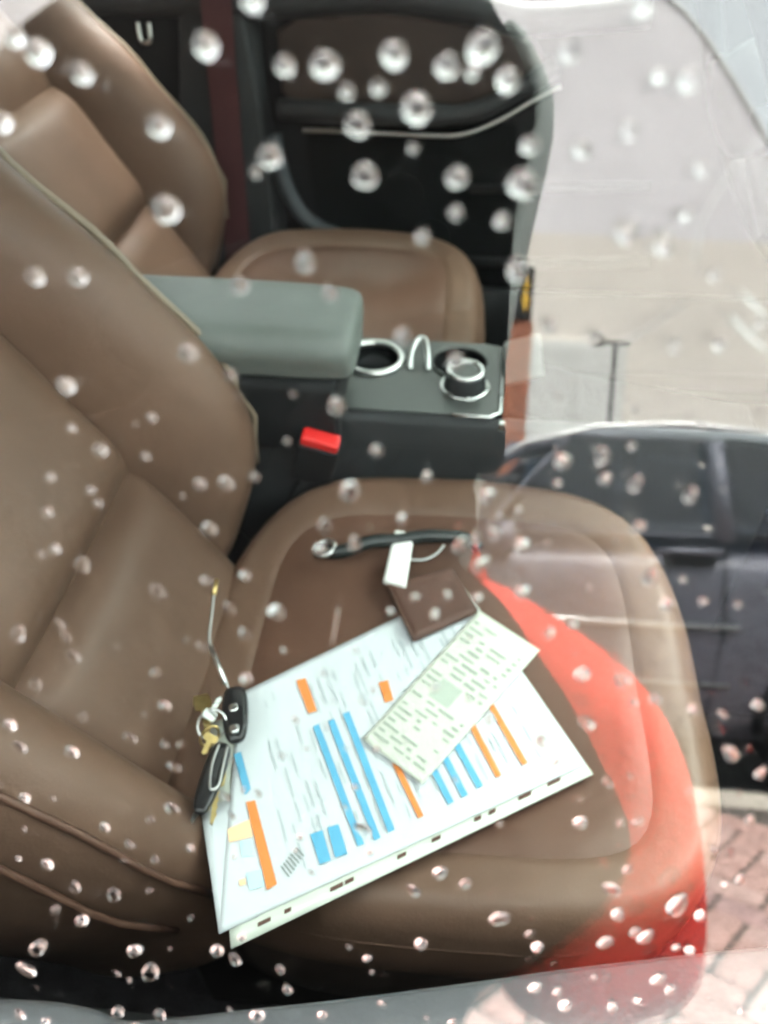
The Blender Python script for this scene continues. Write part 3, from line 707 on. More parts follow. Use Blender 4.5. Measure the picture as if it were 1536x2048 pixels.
bk_ = tag(obj('strap_buckle', torus(drape(650, 1096, .014), .009, .0026, (1, 0, .25), (0, 1, .1), 24, 8), SILVER), 'small silver buckle at the end of the dark strap', 'buckle')

# bunch of keys
ks = empty('bunch_of_keys', drape(430, 1500, 0)); tag(ks, 'bunch of keys with black fobs hanging beside the papers against the backrest', 'keys')
KI = Matrix.Translation(-ks.location)
def kq(px, py, up): return drape(px, py, up)
def kpart(name, me, m, **k): return dp(name, me, m, ks, KI, **k)
kpart('chain', tube(smooth_path([kq(430, 1168, .045), kq(424, 1225, .04), kq(419, 1285, .035), kq(436, 1330, .03), kq(456, 1375, .028)]), .0011, 6), SILVER)
kpart('chain_clasp', tube([kq(433, 1160, .046), kq(428, 1190, .043)], .0021, 6), GOLD)
kpart('chain_link', tube([kq(421, 1292, .036), kq(436, 1330, .032), kq(452, 1368, .03)], .0020, 6), SILVER)
def blob(center_px, long_px, wid, thick, up, m, name):
    a, b = kq(*center_px, up), kq(*long_px, up); d = (b - a); L = d.length; d.normalize(); nrm = Vector((.1, -.45, .9)).normalized(); w = nrm.cross(d).normalized(); nrm = d.cross(w)
    rings = []
    for s, f in ((0, .55), (.08, .88), (.3, 1.0), (.6, .97), (.85, .82), (.96, .6), (1.0, .3)):
        rings.append([a + d * L * s + w * wid * f * math.copysign(abs(math.cos(t)) ** .7, math.cos(t)) + nrm * thick * f * math.copysign(abs(math.sin(t)) ** .7, math.sin(t)) for t in [2 * math.pi * k / 14 for k in range(14)]])
    return kpart(name, loft(rings), m, sub=1)
FOB = mat('black_key_fob', (.012, .012, .013), .28)
blob((470, 1376), (472, 1486), .0105, .006, .022, FOB, 'key_fob')
blob((448, 1488), (398, 1628), .0085, .005, .020, FOB, 'car_key')
for c in ((466, 1408), (468, 1450)):
    o = blob(c, (c[0] + 2, c[1] + 16), .004, .002, .029, SILVER, 'fob_button')
rc = kq(424, 1450, .022)
kpart('key_ring', torus(rc, .0115, .0011, (1, 0, .1), (0, .8, .6), 28, 6), SILVER)
kpart('key_ring', torus(rc + Vector((.002, -.012, .004)), .008, .0011, (.8, .4, .1), (0, .5, .85), 24, 6), GOLD)
def key(a, b, up, wid, m):
    A, B = kq(*a, up), kq(*b, up - .004); d = (B - A); L = d.length; d.normalize(); nrm = Vector((.3, -.4, .87)).normalized(); w = nrm.cross(d).normalized(); nrm = d.cross(w)
    k = .0012
    out = [(0, -1), (0, 1), (.18, 1.25), (.34, 1.1), (.38, .5)] + [(.42 + .06 * i, .5 if i % 2 else .28) for i in range(9)] + [(1., 0.), (.96, -.42), (.38, -.42), (.34, -1.1), (.18, -1.25)]
    V = [A + d * L * s + w * wid * y for s, y in out]; n = len(V)
    kpart('key', mesh(V + [v + nrm * k for v in V], [tuple(range(n)), tuple(range(n, 2 * n))[::-1]] + [(i, (i + 1) % n, n + (i + 1) % n, n + i) for i in range(n)]), m, smooth=False)
key((402, 1392), (418, 1470), .026, .0055, GOLD)
key((414, 1440), (440, 1395), .028, .0045, SILVER)
key((424, 1470), (406, 1510), .028, .0045, GOLD)
key((432, 1520), (384, 1648), .016, .0042, SILVER)
key((440, 1530), (424, 1652), .018, .0042, GOLD)
kpart('fob_edge', tube(smooth_path([kq(455, 1492, .030), kq(444, 1540, .029), kq(436, 1572, .027), kq(420, 1576, .027), kq(424, 1530, .029), kq(438, 1488, .030)]), .0011, 6), SILVER)

# ================================================================ THE STREET BEHIND US (mirrored in the window)
# --- parked slate-blue car
pc = empty('parked_car', (.6, -3.6, -.12)); tag(pc, 'slate blue parked car mirrored in the side window', 'car')
PI_ = Matrix.Translation(-pc.location)
def pp(name, me, m, root=None, **k):
    o = obj(name, me, m, root or pc, **k)
    if root is None: o.matrix_parent_inverse = PI_
    return o
CY, GZ = -2.80, -.12           # near flank, ground
def body_sec(x, zb, zt, inset=0., wid=1.66):
    y0, y1 = CY - inset, CY - wid + inset
    side = [(y0 - .05, zb), (y0 - .01, zb + .10), (y0, zb + (zt - zb) * .5), (y0 - .015, zb + (zt - zb) * .62), (y0 - .02, zb + (zt - zb) * .86), (y0 - .06, zt)]
    oth = [(CY * 2 - wid - y, z) for y, z in side][::-1]
    return [(x, y, z) for y, z in side + oth]
pp('body', loft([body_sec(x, zb, zt, i) for x, zb, zt, i in ((-1.75, .30, .62, .22), (-1.66, .16, .72, .10), (-1.3, .10, .80, .02), (-.8, .10, .86, 0), (.0, .08, .90, 0), (.4, .08, .925, 0), (1.2, .08, .95, 0), (1.9, .10, .97, .0), (2.25, .14, .96, .06), (2.36, .28, .86, .16))]), SLATE, sub=1)
def gh(x, z, i): return [(x, CY - .05 - i, z), (x, CY - .20 - i, z + .03), (x, CY - .83, z + .05), (x, CY - 1.46 + i, z + .03), (x, CY - 1.61 + i, z)]
pp('roof', loft([[*gh(x, z, i), *[(p[0], p[1], p[2] - .05) for p in gh(x, z, i)][::-1]] for x, z, i in ((.30, 1.25, .15), (.55, 1.35, .13), (1.0, 1.395, .12), (1.5, 1.37, .13), (1.85, 1.28, .16))]), SLATE, sub=1)
for sgn in (0, 1):
    def mz(p): return (p[0], p[1] if not sgn else 2 * CY - 1.66 - p[1], p[2])
    pp('windscreen_pillar', tube([mz((-.18, CY - .08, .90)), mz((.12, CY - .13, 1.12)), mz((.34, CY - .18, 1.265))], .034), SLATE)
    pp('centre_pillar', tube([mz((1.16, CY - .05, .93)), mz((1.12, CY - .17, 1.37))], .045), SLATE)
    pp('rear_pillar', tube([mz((2.15, CY - .10, .95)), mz((1.82, CY - .18, 1.29))], .06), SLATE)
    pp('front_window', slab([mz((.30, CY - .052, .93)), mz((1.08, CY - .055, .96)), mz((1.06, CY - .165, 1.335)), mz((.56, CY - .165, 1.315)), mz((.40, CY - .12, 1.15))], .004), GLASS_D, smooth=False)
    pp('rear_window', slab([mz((1.20, CY - .055, .96)), mz((2.0, CY - .08, .97)), mz((1.76, CY - .17, 1.28)), mz((1.18, CY - .165, 1.335))], .004), GLASS_D, smooth=False)
    pp('window_frame', tube([mz((.26, CY - .045, .925)), mz((1.12, CY - .048, .952)), mz((1.10, CY - .16, 1.345)), mz((.54, CY - .16, 1.325)), mz((.27, CY - .08, 1.0)), mz((.26, CY - .045, .925))], .012), SLATE)
    pp('quarter_window', slab([mz((-.12, CY - .07, .925)), mz((.24, CY - .055, .93)), mz((.34, CY - .13, 1.16)), mz((.16, CY - .125, 1.12))], .004), GLASS_D, smooth=False)
    pp('roof_gutter', tube([mz((.05, CY - .115, 1.075)), mz((.36, CY - .155, 1.285)), mz((.65, CY - .15, 1.37)), mz((1.0, CY - .145, 1.40)), mz((1.5, CY - .15, 1.375)), mz((1.85, CY - .18, 1.28))], .010), SILVER)
    pp('side_moulding', tube([mz((-.7, CY + .004, .56)), mz((.4, CY + .006, .585)), mz((1.22, CY + .006, .60))], .012), SILVER)
    pp('sill_moulding', tube([mz((-.65, CY + .0, .36)), mz((1.2, CY + .002, .37))], .010), SILVER)
    hd = empty('door', (0, 0, 0), pc); hd.matrix_parent_inverse = PI_
    obj('door_seam', tube([mz((1.15, CY - .013, .93)), mz((1.17, CY - .004, .6)), mz((1.12, CY - .012, .2))], .004, 6), BLACK, hd)
    obj('handle_recess_shade', slab([mz((.91, CY + .001, .885)), mz((1.11, CY + .001, .89)), mz((1.11, CY + .003, .825)), mz((.91, CY + .003, .82))], .004 if not sgn else -.004), BLACK, hd, smooth=False)  # flat black plate, the shade inside the recess put into its colour
    obj('handle', tube(smooth_path([mz((.89, CY - .005, .882)), mz((.94, CY + .024, .886)), mz((1.08, CY + .024, .892)), mz((1.13, CY - .005, .894))]), .015), SLATE, hd)
    mr = obj('wing_mirror', loft([[mz((x, CY + .02 + w * math.cos(a), .90 + h * math.sin(a))) for a in [2 * math.pi * k / 12 for k in range(12)]] for x, w, h in ((.20, .04, .03), (.215, .085, .06), (.26, .10, .075), (.32, .095, .07), (.335, .08, .06))]), SLATE, pc, sub=1)
    mr.matrix_parent_inverse = PI_
    obj('mirror_stalk', tube([mz((.26, CY - .07, .90)), mz((.27, CY, .90))], .022), BLACK, pc).matrix_parent_inverse = PI_
    lp = obj('headlight', slab([mz((-1.70, CY - .15, .66)), mz((-1.55, CY - .09, .68)), mz((-1.55, CY - .085, .56)), mz((-1.72, CY - .15, .55))], .02), WHITEP, pc, smooth=False); lp.matrix_parent_inverse = PI_
pp('windscreen', slab([(-.12, CY - .14, .91), (-.12, CY - 1.52, .91), (.32, CY - 1.44, 1.26), (.32, CY - .22, 1.26)], .005), GLASS_D, smooth=False)
pp('rear_screen', slab([(2.18, CY - .18, .96), (2.18, CY - 1.48, .96), (1.86, CY - 1.42, 1.27), (1.86, CY - .24, 1.27)], .005), GLASS_D, smooth=False)
pp('cabin_interior', box(-.1, 2.0, CY - 1.5, CY - .16, .5, .88), BLACK, smooth=False)
pp('bonnet_strip', tube([(-1.5, CY - .83, .80), (-.2, CY - .83, .93)], .006), SILVER)
for cx in (-1.02, 1.68):
    for cy, sg in ((CY - .09, 1), (CY - 1.57, -1)):
        w = wheel(cx, cy, sg, pc, r=.31); w.matrix_parent_inverse = PI_; w.location = (0, 0, GZ)
    pp('wheel_arch', tube([(cx + .36 * math.cos(R(a)), CY - .001, GZ + .31 + .36 * math.sin(R(a))) for a in range(0, 181, 15)], .022), BLACK)

# --- building with a rounded gable
bd = empty('building', (-1, -6.5, -.12)); tag(bd, 'cream and pale lilac rendered building with a curved gable, mirrored in the glass', 'building')
BI = Matrix.Translation(-bd.location)
def bpart(name, me, m, **k): o = obj(name, me, m, bd, **k); o.matrix_parent_inverse = BI; return o
bpart('lower_wall', box(-9, 6, -10, -6.5, -.12, 3.35), PLASTER, smooth=False)
crest = [(-9, 3.352), (6, 3.352), (6, 3.4), (4.6, 3.5), (3.5, 3.62), (3.05, 3.72), (2.75, 3.95), (2.5, 4.35), (2.25, 4.72), (2.06, 4.98), (1.85, 5.22), (1.6, 5.42), (1.2, 5.62), (.5, 5.85), (-.6, 6.0), (-9, 6.0)]
bpart('upper_wall', prism(crest, 'y', -10, -6.503), LILAC, smooth=False)
P = [(p[0], -6.5, p[1] + .015) for p in crest[2:]]
bpart('coping', tube(P, .018, 8), WHITEP)
# pale service door with frame and two leaves
bpart('door_frame', box(.72, 1.56, -6.50, -6.455, -.10, 2.43), WHITEP, smooth=False, bevel=.006)
for x0, x1 in ((.77, 1.12), (1.14, 1.51)):
    bpart('door_leaf', box(x0, x1, -6.46, -6.44, -.08, 2.38), WHITEP, smooth=False, bevel=.004)
for x0 in (-3.0, -5.2, 3.2):
    bpart('window_pane', box(x0, x0 + 1.1, -6.51, -6.492, 1.0, 2.5), mat('far_window_glass', (.12, .13, .14), .12), smooth=False)
    bpart('window_frame', tube([(x0, -6.49, 1.0), (x0 + 1.1, -6.49, 1.0), (x0 + 1.1, -6.49, 2.5), (x0, -6.49, 2.5), (x0, -6.49, 1.0)], .04, 6), WHITEP, smooth=False)
# --- sign column
sg_ = empty('sign_column', (.42, -4.9, -.12)); tag(sg_, 'brick red column topped by a black sign with a yellow mark, mirrored in the glass', 'sign')
GI = Matrix.Translation(-sg_.location)
def spart(name, me, m, **k): o = obj(name, me, m, sg_, **k); o.matrix_parent_inverse = GI; return o
spart('column', box(.36, .53, -4.66, -4.5, -.12, 2.14), TERRA, smooth=False, bevel=.01)
spart('sign_box', box(.20, .515, -4.68, -4.48, 2.142, 2.46), BLACK, smooth=False, bevel=.01)
ymk = [(.462, 2.20), (.482, 2.19), (.492, 2.27), (.478, 2.30), (.486, 2.36), (.468, 2.41), (.452, 2.38), (.462, 2.32), (.448, 2.28)]
spart('yellow_mark', prism(ymk, 'y', -4.479, -4.474), YELL, smooth=False)
# --- T-topped post
tp = empty('t_post', (1.14, -5.0, -.12)); tag(tp, 'thin dark post with a short crossbar, mirrored in the glass', 'post')
TPI = Matrix.Translation(-tp.location)
for nm, P, r in (('pole', [(1.14, -5, -.12), (1.14, -5, 2.13)], .016), ('crossbar', [(1.045, -5, 2.135), (1.235, -5, 2.135)], .014), ('signal_lamp', [(.99, -5, 2.14), (1.05, -5, 2.135)], .03), ('base_plate', [(1.14, -5, -.12), (1.14, -5, -.09)], .08)):
    o = obj(nm, tube(P, r, 8), METALD, tp); o.matrix_parent_inverse = TPI

# --- the photographer
pe = empty('person', (-.13, -.45, 0)); tag(pe, 'person in long black coat, dark jeans and gloves holding up a phone, mirrored in glass', 'person')
PEI = Matrix.Translation(-pe.location)
def pep(name, me, m, **k): o = obj(name, me, m, pe, **k); o.matrix_parent_inverse = PEI; return o
px0, py0 = -.17, -.46
RD = -RT  # toward the camera's left
PH_C = CAM - FWD * .012                          # phone plane, just behind the lens
hand_a = PH_C - RT * .066 - UP * .055            # grip on the camera-left edge
hand_b = PH_C + RT * .012 - UP * .135
J = {'pelvis': ((px0, py0, .95), .13), 'belly': ((px0, py0 + .01, 1.10), .125), 'chest': ((px0, py0 + .01, 1.30), .14), 'neck': ((px0, py0 + .02, 1.48), .058), 'head0': ((px0, py0 + .05, 1.56), .075), 'head1': ((px0, py0 + .06, 1.64), .088), 'head2': ((px0, py0 + .05, 1.72), .07)}
for sgn, nm, hnd, elb in ((-1, 'l', hand_a, (-.52, -.34, 1.12)), (1, 'r', hand_b, (-.09, -.30, .99))):
    J['sh' + nm] = ((px0 + sgn * .165, py0 + .01, 1.39), .062); J['el' + nm] = (elb, .045)
    J['wr' + nm] = (tuple(Vector(hnd).lerp(Vector(elb), .28)), .028)
    J['hip' + nm] = ((px0 + sgn * .09, py0, .90), .092); J['kn' + nm] = ((px0 + sgn * .10, py0 + .02, .50), .062)
    J['an' + nm] = ((px0 + sgn * .11, py0 - .01, .10), .042); J['to' + nm] = ((px0 + sgn * .12, py0 + .13, .04), .036)
names = list(J); idx = {n: i for i, n in enumerate(names)}
edges = [('pelvis', 'belly'), ('belly', 'chest'), ('chest', 'neck'), ('neck', 'head0'), ('head0', 'head1'), ('head1', 'head2')]
for nm in 'lr': edges += [('chest', 'sh' + nm), ('sh' + nm, 'el' + nm), ('el' + nm, 'wr' + nm), ('pelvis', 'hip' + nm), ('hip' + nm, 'kn' + nm), ('kn' + nm, 'an' + nm), ('an' + nm, 'to' + nm)]
me = bpy.data.meshes.new('body'); me.from_pydata([J[n][0] for n in names], [(idx[a], idx[b]) for a, b in edges], [])
body = pep('body', me, SKIN)
sk = body.modifiers.new('skin', 'SKIN'); sk.use_smooth_shade = True
for i, n in enumerate(names):
    sv = me.skin_vertices[0].data[i]; sv.radius = (J[n][1] * .9, J[n][1] * .9); sv.use_root = (n == 'pelvis')
ss = body.modifiers.new('sub', 'SUBSURF'); ss.levels = 2; ss.render_levels = 2
def ell(cx, cy, z, a, b, n=24, p=.8): return [(cx + a * math.copysign(abs(math.cos(t)) ** p, math.cos(t)), cy + b * math.copysign(abs(math.sin(t)) ** p, math.sin(t)), z) for t in [2 * math.pi * k / n for k in range(n)]]
def coat_ring(z, xl, xr, b, n=32):
    c, a = (xl + xr) / 2, (xr - xl) / 2
    return [Vector(p) + Vector((0, .008 * math.sin(9 * k + z * 30) * (z < .95), 0)) for k, p in enumerate(ell(c, py0, z, a, b, n))]
EDGE = [(.965, .040), (1.02, .043), (1.14, .055), (1.276, .071), (1.38, .089), (1.417, .092), (1.455, .074), (1.495, .050)]
COAT = [(.53, -.55, .050, .165), (.56, -.56, .062, .172), (.62, -.56, .085, .172), (.66, -.56, .150, .172), (.70, -.55, .195, .172), (.747, -.54, .212, .172), (.781, -.53, .194, .172), (.834, -.51, .164, .17), (.877, -.48, .138, .165), (.925, -.455, .095, .155), (.956, -.445, .075, .15), (.985, -.44, .024, .148)] + \
       [(z, -.44, x - .019, .15) for z, x in EDGE[1:6]] + [(1.455, -.40, .05, .125), (1.50, -.34, .022, .12), (1.58, px0 - .13, px0 + .14, .125), (1.68, px0 - .12, px0 + .12, .12), (1.755, px0 - .06, px0 + .06, .07)]
pep('hooded_coat', loft([coat_ring(*c) for c in COAT]), JACKET, sub=1)
# added grey-green band imitating the ghosted edge of the coat's reflection
ed = []
for z, x in EDGE:
    ed.append([(x - .022, py0 - .05, z), (x, py0 - .022, z), (x, py0 + .018, z), (x - .020, py0 + .05, z), (x - .032, py0, z)])
pep('coat_ghost_band', loft(ed), GHOST, sub=1)
for nm, sgn in (('l', -1), ('r', 1)):
    s_, e_, w_ = (Vector(J[k + nm][0]) for k in ('sh', 'el', 'wr'))
    P = smooth_path([s_ + Vector((-sgn * .03, 0, .0)), s_.lerp(e_, .5) + Vector((0, -.01, -.01)), e_, e_.lerp(w_, .5), w_], 4)
    pep('sleeve', tube(P, [.075 - .035 * i / (len(P) - 1) for i in range(len(P))], 14), JACKET)
    P = [(Vector(J['hip' + nm][0]) + Vector((0, 0, .06))), Vector(J['hip' + nm][0]) + Vector((0, 0, -.1)), Vector(J['kn' + nm][0]), Vector(J['kn' + nm][0]).lerp(Vector(J['an' + nm][0]), .5), Vector(J['an' + nm][0]) + Vector((0, 0, -.02))]
    pep('trouser_leg', tube(smooth_path(P, 4), [.115 - .05 * i / 16 for i in range(17)], 16), JEANS)
    a = Vector(J['an' + nm][0])
    pep('shoe', loft([ell(a.x + .004 * sgn, a.y + .055, z, w, l) for z, w, l in ((0.002, .045, .13), (.02, .047, .132), (.05, .043, .11), (.085, .038, .06))]), BLACK, sub=1)
# head: face, hair
hc = Vector((px0, py0 + .06, 1.635))
pep('nose', loft([[tuple(hc + Vector((w * math.cos(t), .082 + d + .006 * math.sin(t), z))) for t in [2 * math.pi * k / 8 for k in range(8)]] for z, w, d in ((.03, .006, .0), (.0, .009, .012), (-.02, .014, .018), (-.03, .008, .006))]), SKIN, sub=1)
for sx in (-.034, .034):
    pep('eye', loft([[tuple(hc + Vector((sx + r * math.cos(t), .080 + dy, .02 + r * .55 * math.sin(t)))) for t in [2 * math.pi * k / 10 for k in range(10)]] for r, dy in ((.014, 0), (.010, .004), (.003, .006))]), HAIR)
pep('mouth', tube(smooth_path([hc + Vector((-.024, .076, -.055)), hc + Vector((0, .086, -.052)), hc + Vector((.024, .076, -.055))]), .005), mat('lips', (.42, .17, .14), .5))
pep('hair', loft([[tuple(hc + Vector((a * math.cos(t), -.018 + b * math.sin(t) - (0.03 if z < .05 and math.sin(t) > 0 else 0) * 1.6, z))) for t in [2 * math.pi * k / 20 for k in range(20)]] for z, a, b in ((-.13, .085, .06), (-.06, .10, .085), (.03, .104, .10), (.08, .098, .102), (.115, .075, .08), (.13, .03, .03))]), HAIR, sub=1)
# hands gripping the phone
def hand(base, wrist, along, curl, nm):
    """palm and five fingers; 'along' runs up the phone edge, 'curl' points across the phone's back"""
    out = bmesh.new()
    def add(me):
        t = {}
        for v in me.vertices: t[v.index] = out.verts.new(v.co)
        for p in me.polygons: out.faces.new([t[i] for i in p.vertices])
        bpy.data.meshes.remove(me)
    back = -FWD
    palm_c = base + back * .030
    add(tube([wrist, wrist.lerp(palm_c, .6), palm_c, palm_c + along * .02], [.026, .033, .034, .02], 12))
    for i, L in enumerate((.062, .07, .066, .052)):
        r0 = palm_c + along * (.028 - .018 * i)
        tip = base + along * (.026 - .017 * i) - curl * .010 + back * .010
        add(tube(smooth_path([r0, r0 - curl * .022 + back * (-.006), tip, tip + curl * L * .26 + FWD * .002], 3), [.0098] * 4 + [.009] * 3 + [.0082] * 2 + [.006], 8))
    add(tube(smooth_path([palm_c + along * .015, palm_c + curl * .03 + along * .04 + back * .006, palm_c + curl * .045 + along * .065 - back * .004], 3), [.013] * 3 + [.011] * 3 + [.007], 8))
    me = bpy.data.meshes.new('hand'); out.to_mesh(me); out.free(); pep('gloved_hand', me, JACKET, sub=1)
hand(PH_C - RT * .060 - UP * .06, Vector(J['wrl'][0]), UP, RT, 'l')
hand(PH_C - RT * .012 - UP * .132, Vector(J['wrr'][0]), -RT, UP, 'r')
# phone (the camera looks out of its lens)
ph = empty('phone', PH_C); tag(ph, 'black phone in a dark case held before the black coat, mirrored in glass', 'phone')
PHI = Matrix.Translation(-PH_C)
def phbox(r0, r1, u0, u1, d0, d1):
    V = [CAM + RT * a + UP * b - FWD * c for a in (r0, r1) for b in (u0, u1) for c in (d0, d1)]
    return mesh(V, [(0, 1, 3, 2), (4, 6, 7, 5), (0, 4, 5, 1), (2, 3, 7, 6), (0, 2, 6, 4), (1, 5, 7, 3)])
o = obj('phone_back', phbox(-.053, .019, -.125, .021, .0062, .0140), PHONEB, ph, smooth=False, bevel=.003); o.matrix_parent_inverse = PHI
o = obj('phone_case', phbox(-.0555, .0215, -.1275, .0235, .0072, .0148), JACKET, ph, smooth=False, bevel=.003); o.matrix_parent_inverse = PHI
for q in ((-.020, -.001), (-.010, -.018)):
    o = obj('lens', loft([[tuple(CAM + RT * (q[0] + r * math.cos(t)) + UP * (q[1] + r * math.sin(t)) - FWD * d) for t in [2 * math.pi * k / 18 for k in range(18)]] for d, r in ((.0063, .008), (.0045, .0078), (.0043, .006))]), PHONEB, ph); o.matrix_parent_inverse = PHI
# red slouchy bag at the hip
bgx = [(.02, .985), (.043, .972), (.071, .969), (.122, .943), (.173, .914), (.224, .879), (.263, .817), (.281, .744), (.293, .67), (.297, .599), (.273, .561), (.226, .536), (.167, .524), (.127, .535), (.1, .557), (.06, .62), (.02, .78)]
bgc = Vector((.15, 0, .75)); YB = -.49
rb = empty('red_bag', (.13, YB, .58)); tag(rb, 'red soft shoulder bag hanging at the person\'s hip, mirrored in the glass', 'bag')
rings = []
for dy, f in ((.065, .55), (.06, .80), (.035, .97), (0, 1.0), (-.035, .97), (-.06, .8), (-.065, .5)):
    rings.append([(bgc.x + (x - bgc.x) * f, YB + dy, bgc.z + (z - bgc.z) * f + .006 * noise.noise(Vector((x * 14, dy * 30, z * 14)))) for x, z in bgx])
o = obj('bag_body', loft(rings), BAGRED, rb, sub=2); o.matrix_parent_inverse = Matrix.Translation(-rb.location)
o = obj('bag_strap', tube(smooth_path([(.05, YB, .96), (.02, YB + .02, 1.05), (-.01, YB - .02, 1.25), (-.02, YB - .03, 1.40), (-.02, YB - .08, 1.43)]), .012), BAGRED, rb); o.matrix_parent_inverse = Matrix.Translation(-rb.location)

# ================================================================ RAIN ON THE WINDOW
DROPS = [(77,105,45),(412,92,46),(570,132,38),(650,130,52),(788,110,52),(893,133,42),(965,95,58),(1015,160,42),(693,183,28),(757,175,30),(833,217,56),(715,250,46),(540,312,44),(318,253,44),(730,352,48),(915,354,42),(1045,368,54),(912,425,28),(1005,441,32),(333,418,52),(1035,540,44),(1060,290,34),(845,473,30),(610,523,42),(480,570,36),(660,585,34),(70,553,34),(155,553,34),(805,672,36),(912,722,36),(375,705,36),(132,771,36),(462,750,24),(673,812,38),(200,900,26),(753,902,26),(400,968,26),(453,966,30),(700,982,46),(650,1052,32),(640,1098,28),(710,1090,30),(418,1058,30),(505,2,40),(165,148,34),(30,75,30),(5,245,32),(510,345,20),(826,295,20),(945,145,24),
(1140,105,34),(1380,160,38),(1322,150,28),(1260,262,30),(1165,297,34),(1330,490,40),(1405,340,26),(1255,465,44),(1125,922,34),(1205,915,32),(1210,958,26),(1270,970,30),(1380,992,30),(975,990,34),(1045,1090,36),(920,1092,34),(1045,1183,34),(960,1131,34),(1300,1157,34),(1275,1055,30),(1335,1208,28),(990,1070,26),(855,953,24),(805,1037,24),(1290,10,34),(1430,550,24),(1375,430,24),(1520,650,22),(1440,690,24),(1350,695,24),(1100,655,26),(1190,680,28),
(490,1150,26),(460,1218,28),(552,1223,40),(490,1270,26),(315,1185,34),(165,1130,34),(492,1357,30),(310,1347,24),(330,1412,26),(35,1270,34),(147,1315,32),(70,1370,30),(20,1450,30),(40,1495,30),(145,1505,30),(262,1478,28),(350,1535,28),(345,1618,34),(50,1595,24),(405,1295,22),(412,1162,20),(120,1250,22),(130,1275,22),(95,1025,20),(110,1098,22),(100,955,20),(180,980,18),(330,1490,18),(360,1490,18),(165,1435,24),
(1165,1348,36),(1245,1363,40),(1310,1398,28),(1268,1405,24),(1175,1448,38),(1085,1484,34),(1110,1522,24),(1098,1268,28),(1145,1248,24),(870,1232,24),(895,1192,20),(830,1195,20),(955,1195,22),(1462,1508,36),(1515,1410,28),(1520,1548,24),(1445,1430,22),(1215,1565,26),(1385,1420,24),(728,1660,34),(880,1745,32),(828,1782,28),(930,1768,26),(998,1837,42),(842,1887,28),(1225,1780,36),(1235,1828,30),(1353,1812,46),(1290,1875,32),(1210,1885,32),(1075,1893,26),(1255,1740,22),(1160,1645,32),(1275,1645,22),(1240,1645,18),(725,1400,24),(590,1440,20),(645,1345,18),(710,1300,16),(515,1588,20),(452,1594,22),(562,1512,20),(600,1675,16),(690,1615,16),(710,1575,18),(870,1375,22),(980,1440,26),(910,1560,16),(740,1705,16),
(300,1945,42),(270,1900,32),(75,1897,36),(55,1940,34),(228,1790,32),(165,1840,28),(150,1775,26),(95,1728,26),(110,1820,20),(235,2025,30),(320,2030,28),(515,2030,30),(575,1980,22),(1070,1975,28),(1115,1985,24),(1315,1960,28),(1340,1980,24),(1130,2010,28),(1225,2015,28),(435,1900,30),(470,1920,26),(560,1940,22),(1270,1865,24),(645,2030,22),(40,2030,26),(210,1655,22),(260,1690,18),(310,1720,20),(300,1640,18),(1400,1830,22),(1480,1760,22),(1380,1900,22),(1430,1700,20),(1500,1640,18)]
base_n = len(DROPS)
r2 = random.Random(21)
while len(DROPS) < 285:
    x, y = r2.uniform(-30, 1566), 2080 - 1300 * r2.random() ** 1.35
    if y < 2100 and all((x - a) ** 2 + (y - b) ** 2 > (c * .5 + 16) ** 2 for a, b, c in DROPS): DROPS.append((x, y, r2.uniform(9, 19)))
def drop_mesh(seed, hgt, tail):
    rr = random.Random(seed); V = []; F = []; nr, na = 10, 28
    V.append((0, 0, hgt))
    for i in range(1, nr + 1):
        a = i / nr * math.pi / 2
        for k in range(na):
            t = 2 * math.pi * k / na
            q_ = .035 if seed < 4 else .065; w = 1 + q_ * math.sin(2 * t + seed) + q_ * .7 * math.sin(3 * t + seed * 2) + q_ * .4 * math.sin(5 * t + seed)
            r = math.sin(a) * w; y = r * math.sin(t)
            if y > 0: y *= tail
            V.append((r * math.cos(t), y, hgt * math.cos(a) * (1 - .12 * math.sin(t) * math.sin(a))))
    for k in range(na): F.append((0, 1 + k, 1 + (k + 1) % na))
    for i in range(nr - 1):
        for k in range(na):
            a = 1 + i * na; F.append((a + k, a + na + k, a + na + (k + 1) % na, a + (k + 1) % na))
    F.append(tuple(1 + (nr - 1) * na + k for k in range(na))[::-1])
    me = mesh(V, F); me.materials.append(WATER)
    for p in me.polygons: p.use_smooth = len(p.vertices) < 10
    return me
dms = [drop_mesh(s, h, t) for s, h, t in ((1, 1.0, 1.0), (2, .85, 1.1), (3, 1.08, 1.04), (4, .46, 1.3), (5, .50, 1.4), (6, .42, 1.15))]
gx = Vector((1, 0, 0)); gyv = GN.cross(gx).normalized()
if gyv.z < 0: gyv = -gyv
rot = Matrix((gx, gyv, GN)).transposed()
if rot.determinant() < 0: rot = Matrix((-gx, gyv, GN)).transposed()
def zone(x, y):
    if x > 1120 and y < 450: return 'over the brightest part of the mirrored building'
    if x > 1080 and y < 860: return 'over the lower part of the mirrored building'
    if x > 940 and 860 <= y < 1240: return 'over the mirrored dark car'
    if y < 160 and x > 500: return 'over the top of the far door'
    if y < 540 and x > 470: return 'over the middle of the far door'
    if y < 560 and x <= 470: return 'over the backs of both seats at the top'
    if y < 860 and x > 440: return 'over the armrest and console'
    if y < 1120 and x > 380: return 'over the cushion side near the buckle'
    if x <= 400 and y < 1200: return 'over the middle of the near backrest'
    if x <= 400 and y < 1560: return 'over the lowest part of the near backrest'
    if x <= 400: return 'over the near backrest edge at the bottom'
    if y < 1300 and x < 1000: return 'over the cushion above the papers'
    if x < 1120 and y < 1730: return 'over the printed papers'
    if y < 1730: return 'over the red reflection and cushion front'
    if y < 1910: return 'over the cushion side below the papers'
    return 'along the very bottom of the window'
big = {}
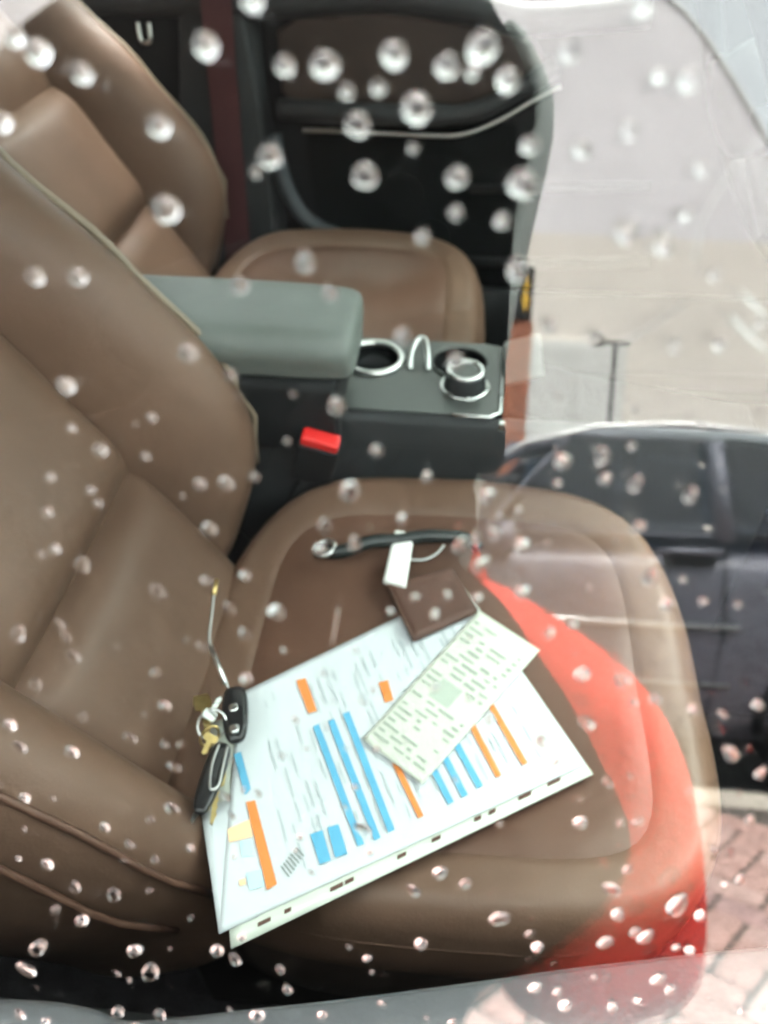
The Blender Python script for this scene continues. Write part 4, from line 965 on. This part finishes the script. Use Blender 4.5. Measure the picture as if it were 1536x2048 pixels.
for i, (x, y, d) in enumerate(DROPS):
    p = onG(x, y, .00025); dist = (p - CAM).length
    r = d / 2 * dist / FPX * (.90 - .22 * sstep(1000, 1500, y))
    o = bpy.data.objects.new('raindrop', dms[(1, 4, 3, 5, 0, 3)[(i * 7) % 6] if y > 1050 or x > 1120 else (0, 2, 1)[i % 3]]); COL.objects.link(o)
    el = 1.0 + .25 * sstep(900, 1900, y)
    m4 = (rot @ Matrix.Rotation(r2.uniform(-.6, .6) * (1.5 if y > 1050 else .6), 3, 'Z')).to_4x4(); m4.translation = p
    o.matrix_world = m4 @ Matrix.Diagonal((r * r2.uniform(.92, 1.06), r * el * r2.uniform(.95, 1.1), r, 1))
    tag(o, 'tiny clear raindrop speckling the outside of the wet side window', 'raindrop', 'raindrops beaded on the side window')
    if i < base_n and d >= 26: big.setdefault(zone(x, y), []).append((x, o))
ORD = 'first second third fourth fifth sixth seventh eighth ninth tenth eleventh twelfth thirteenth fourteenth fifteenth sixteenth seventeenth eighteenth nineteenth twentieth'.split()
for zn, L_ in big.items():
    L_.sort(key=lambda t: t[0])
    for k, (_, o) in enumerate(L_):
        o['label'] = 'larger raindrop %s, %s from the left there' % (zn, ORD[min(k, 19)])
# thin water streaks
for i, (P, w, lab) in enumerate(((((1392, 520), (1405, 450), (1440, 380), (1490, 310), (1534, 268)), 5, 'long curved water streak on the glass near the upper right edge'),
                            (((1232, 690), (1300, 655), (1378, 602)), 4, 'slanting water streak on the glass above the mirrored post'),
                            (((1462, 628), (1495, 665), (1534, 702)), 6, 'short bright water streak by the right edge of the glass'),
                            (((1482, 578), (1510, 610), (1534, 632)), 5, 'faint short water streak above the bright one at the right edge'),
                            (((678, 1214), (672, 1250), (664, 1290)), 6, 'small water streak on the glass above the printed form'))):
    pts_ = smooth_path([onG(a, b, .0003) for a, b in P], 5); n = len(pts_)
    rr = [w / 2 * .2 / FPX * (.45 + .55 * math.sin(math.pi * (.12 + .8 * k / (n - 1)))) for k in range(n)]
    tag(obj('water_streak', tube(pts_, rr, 8), WATER), lab, 'water streak', 'water streaks on the side window')
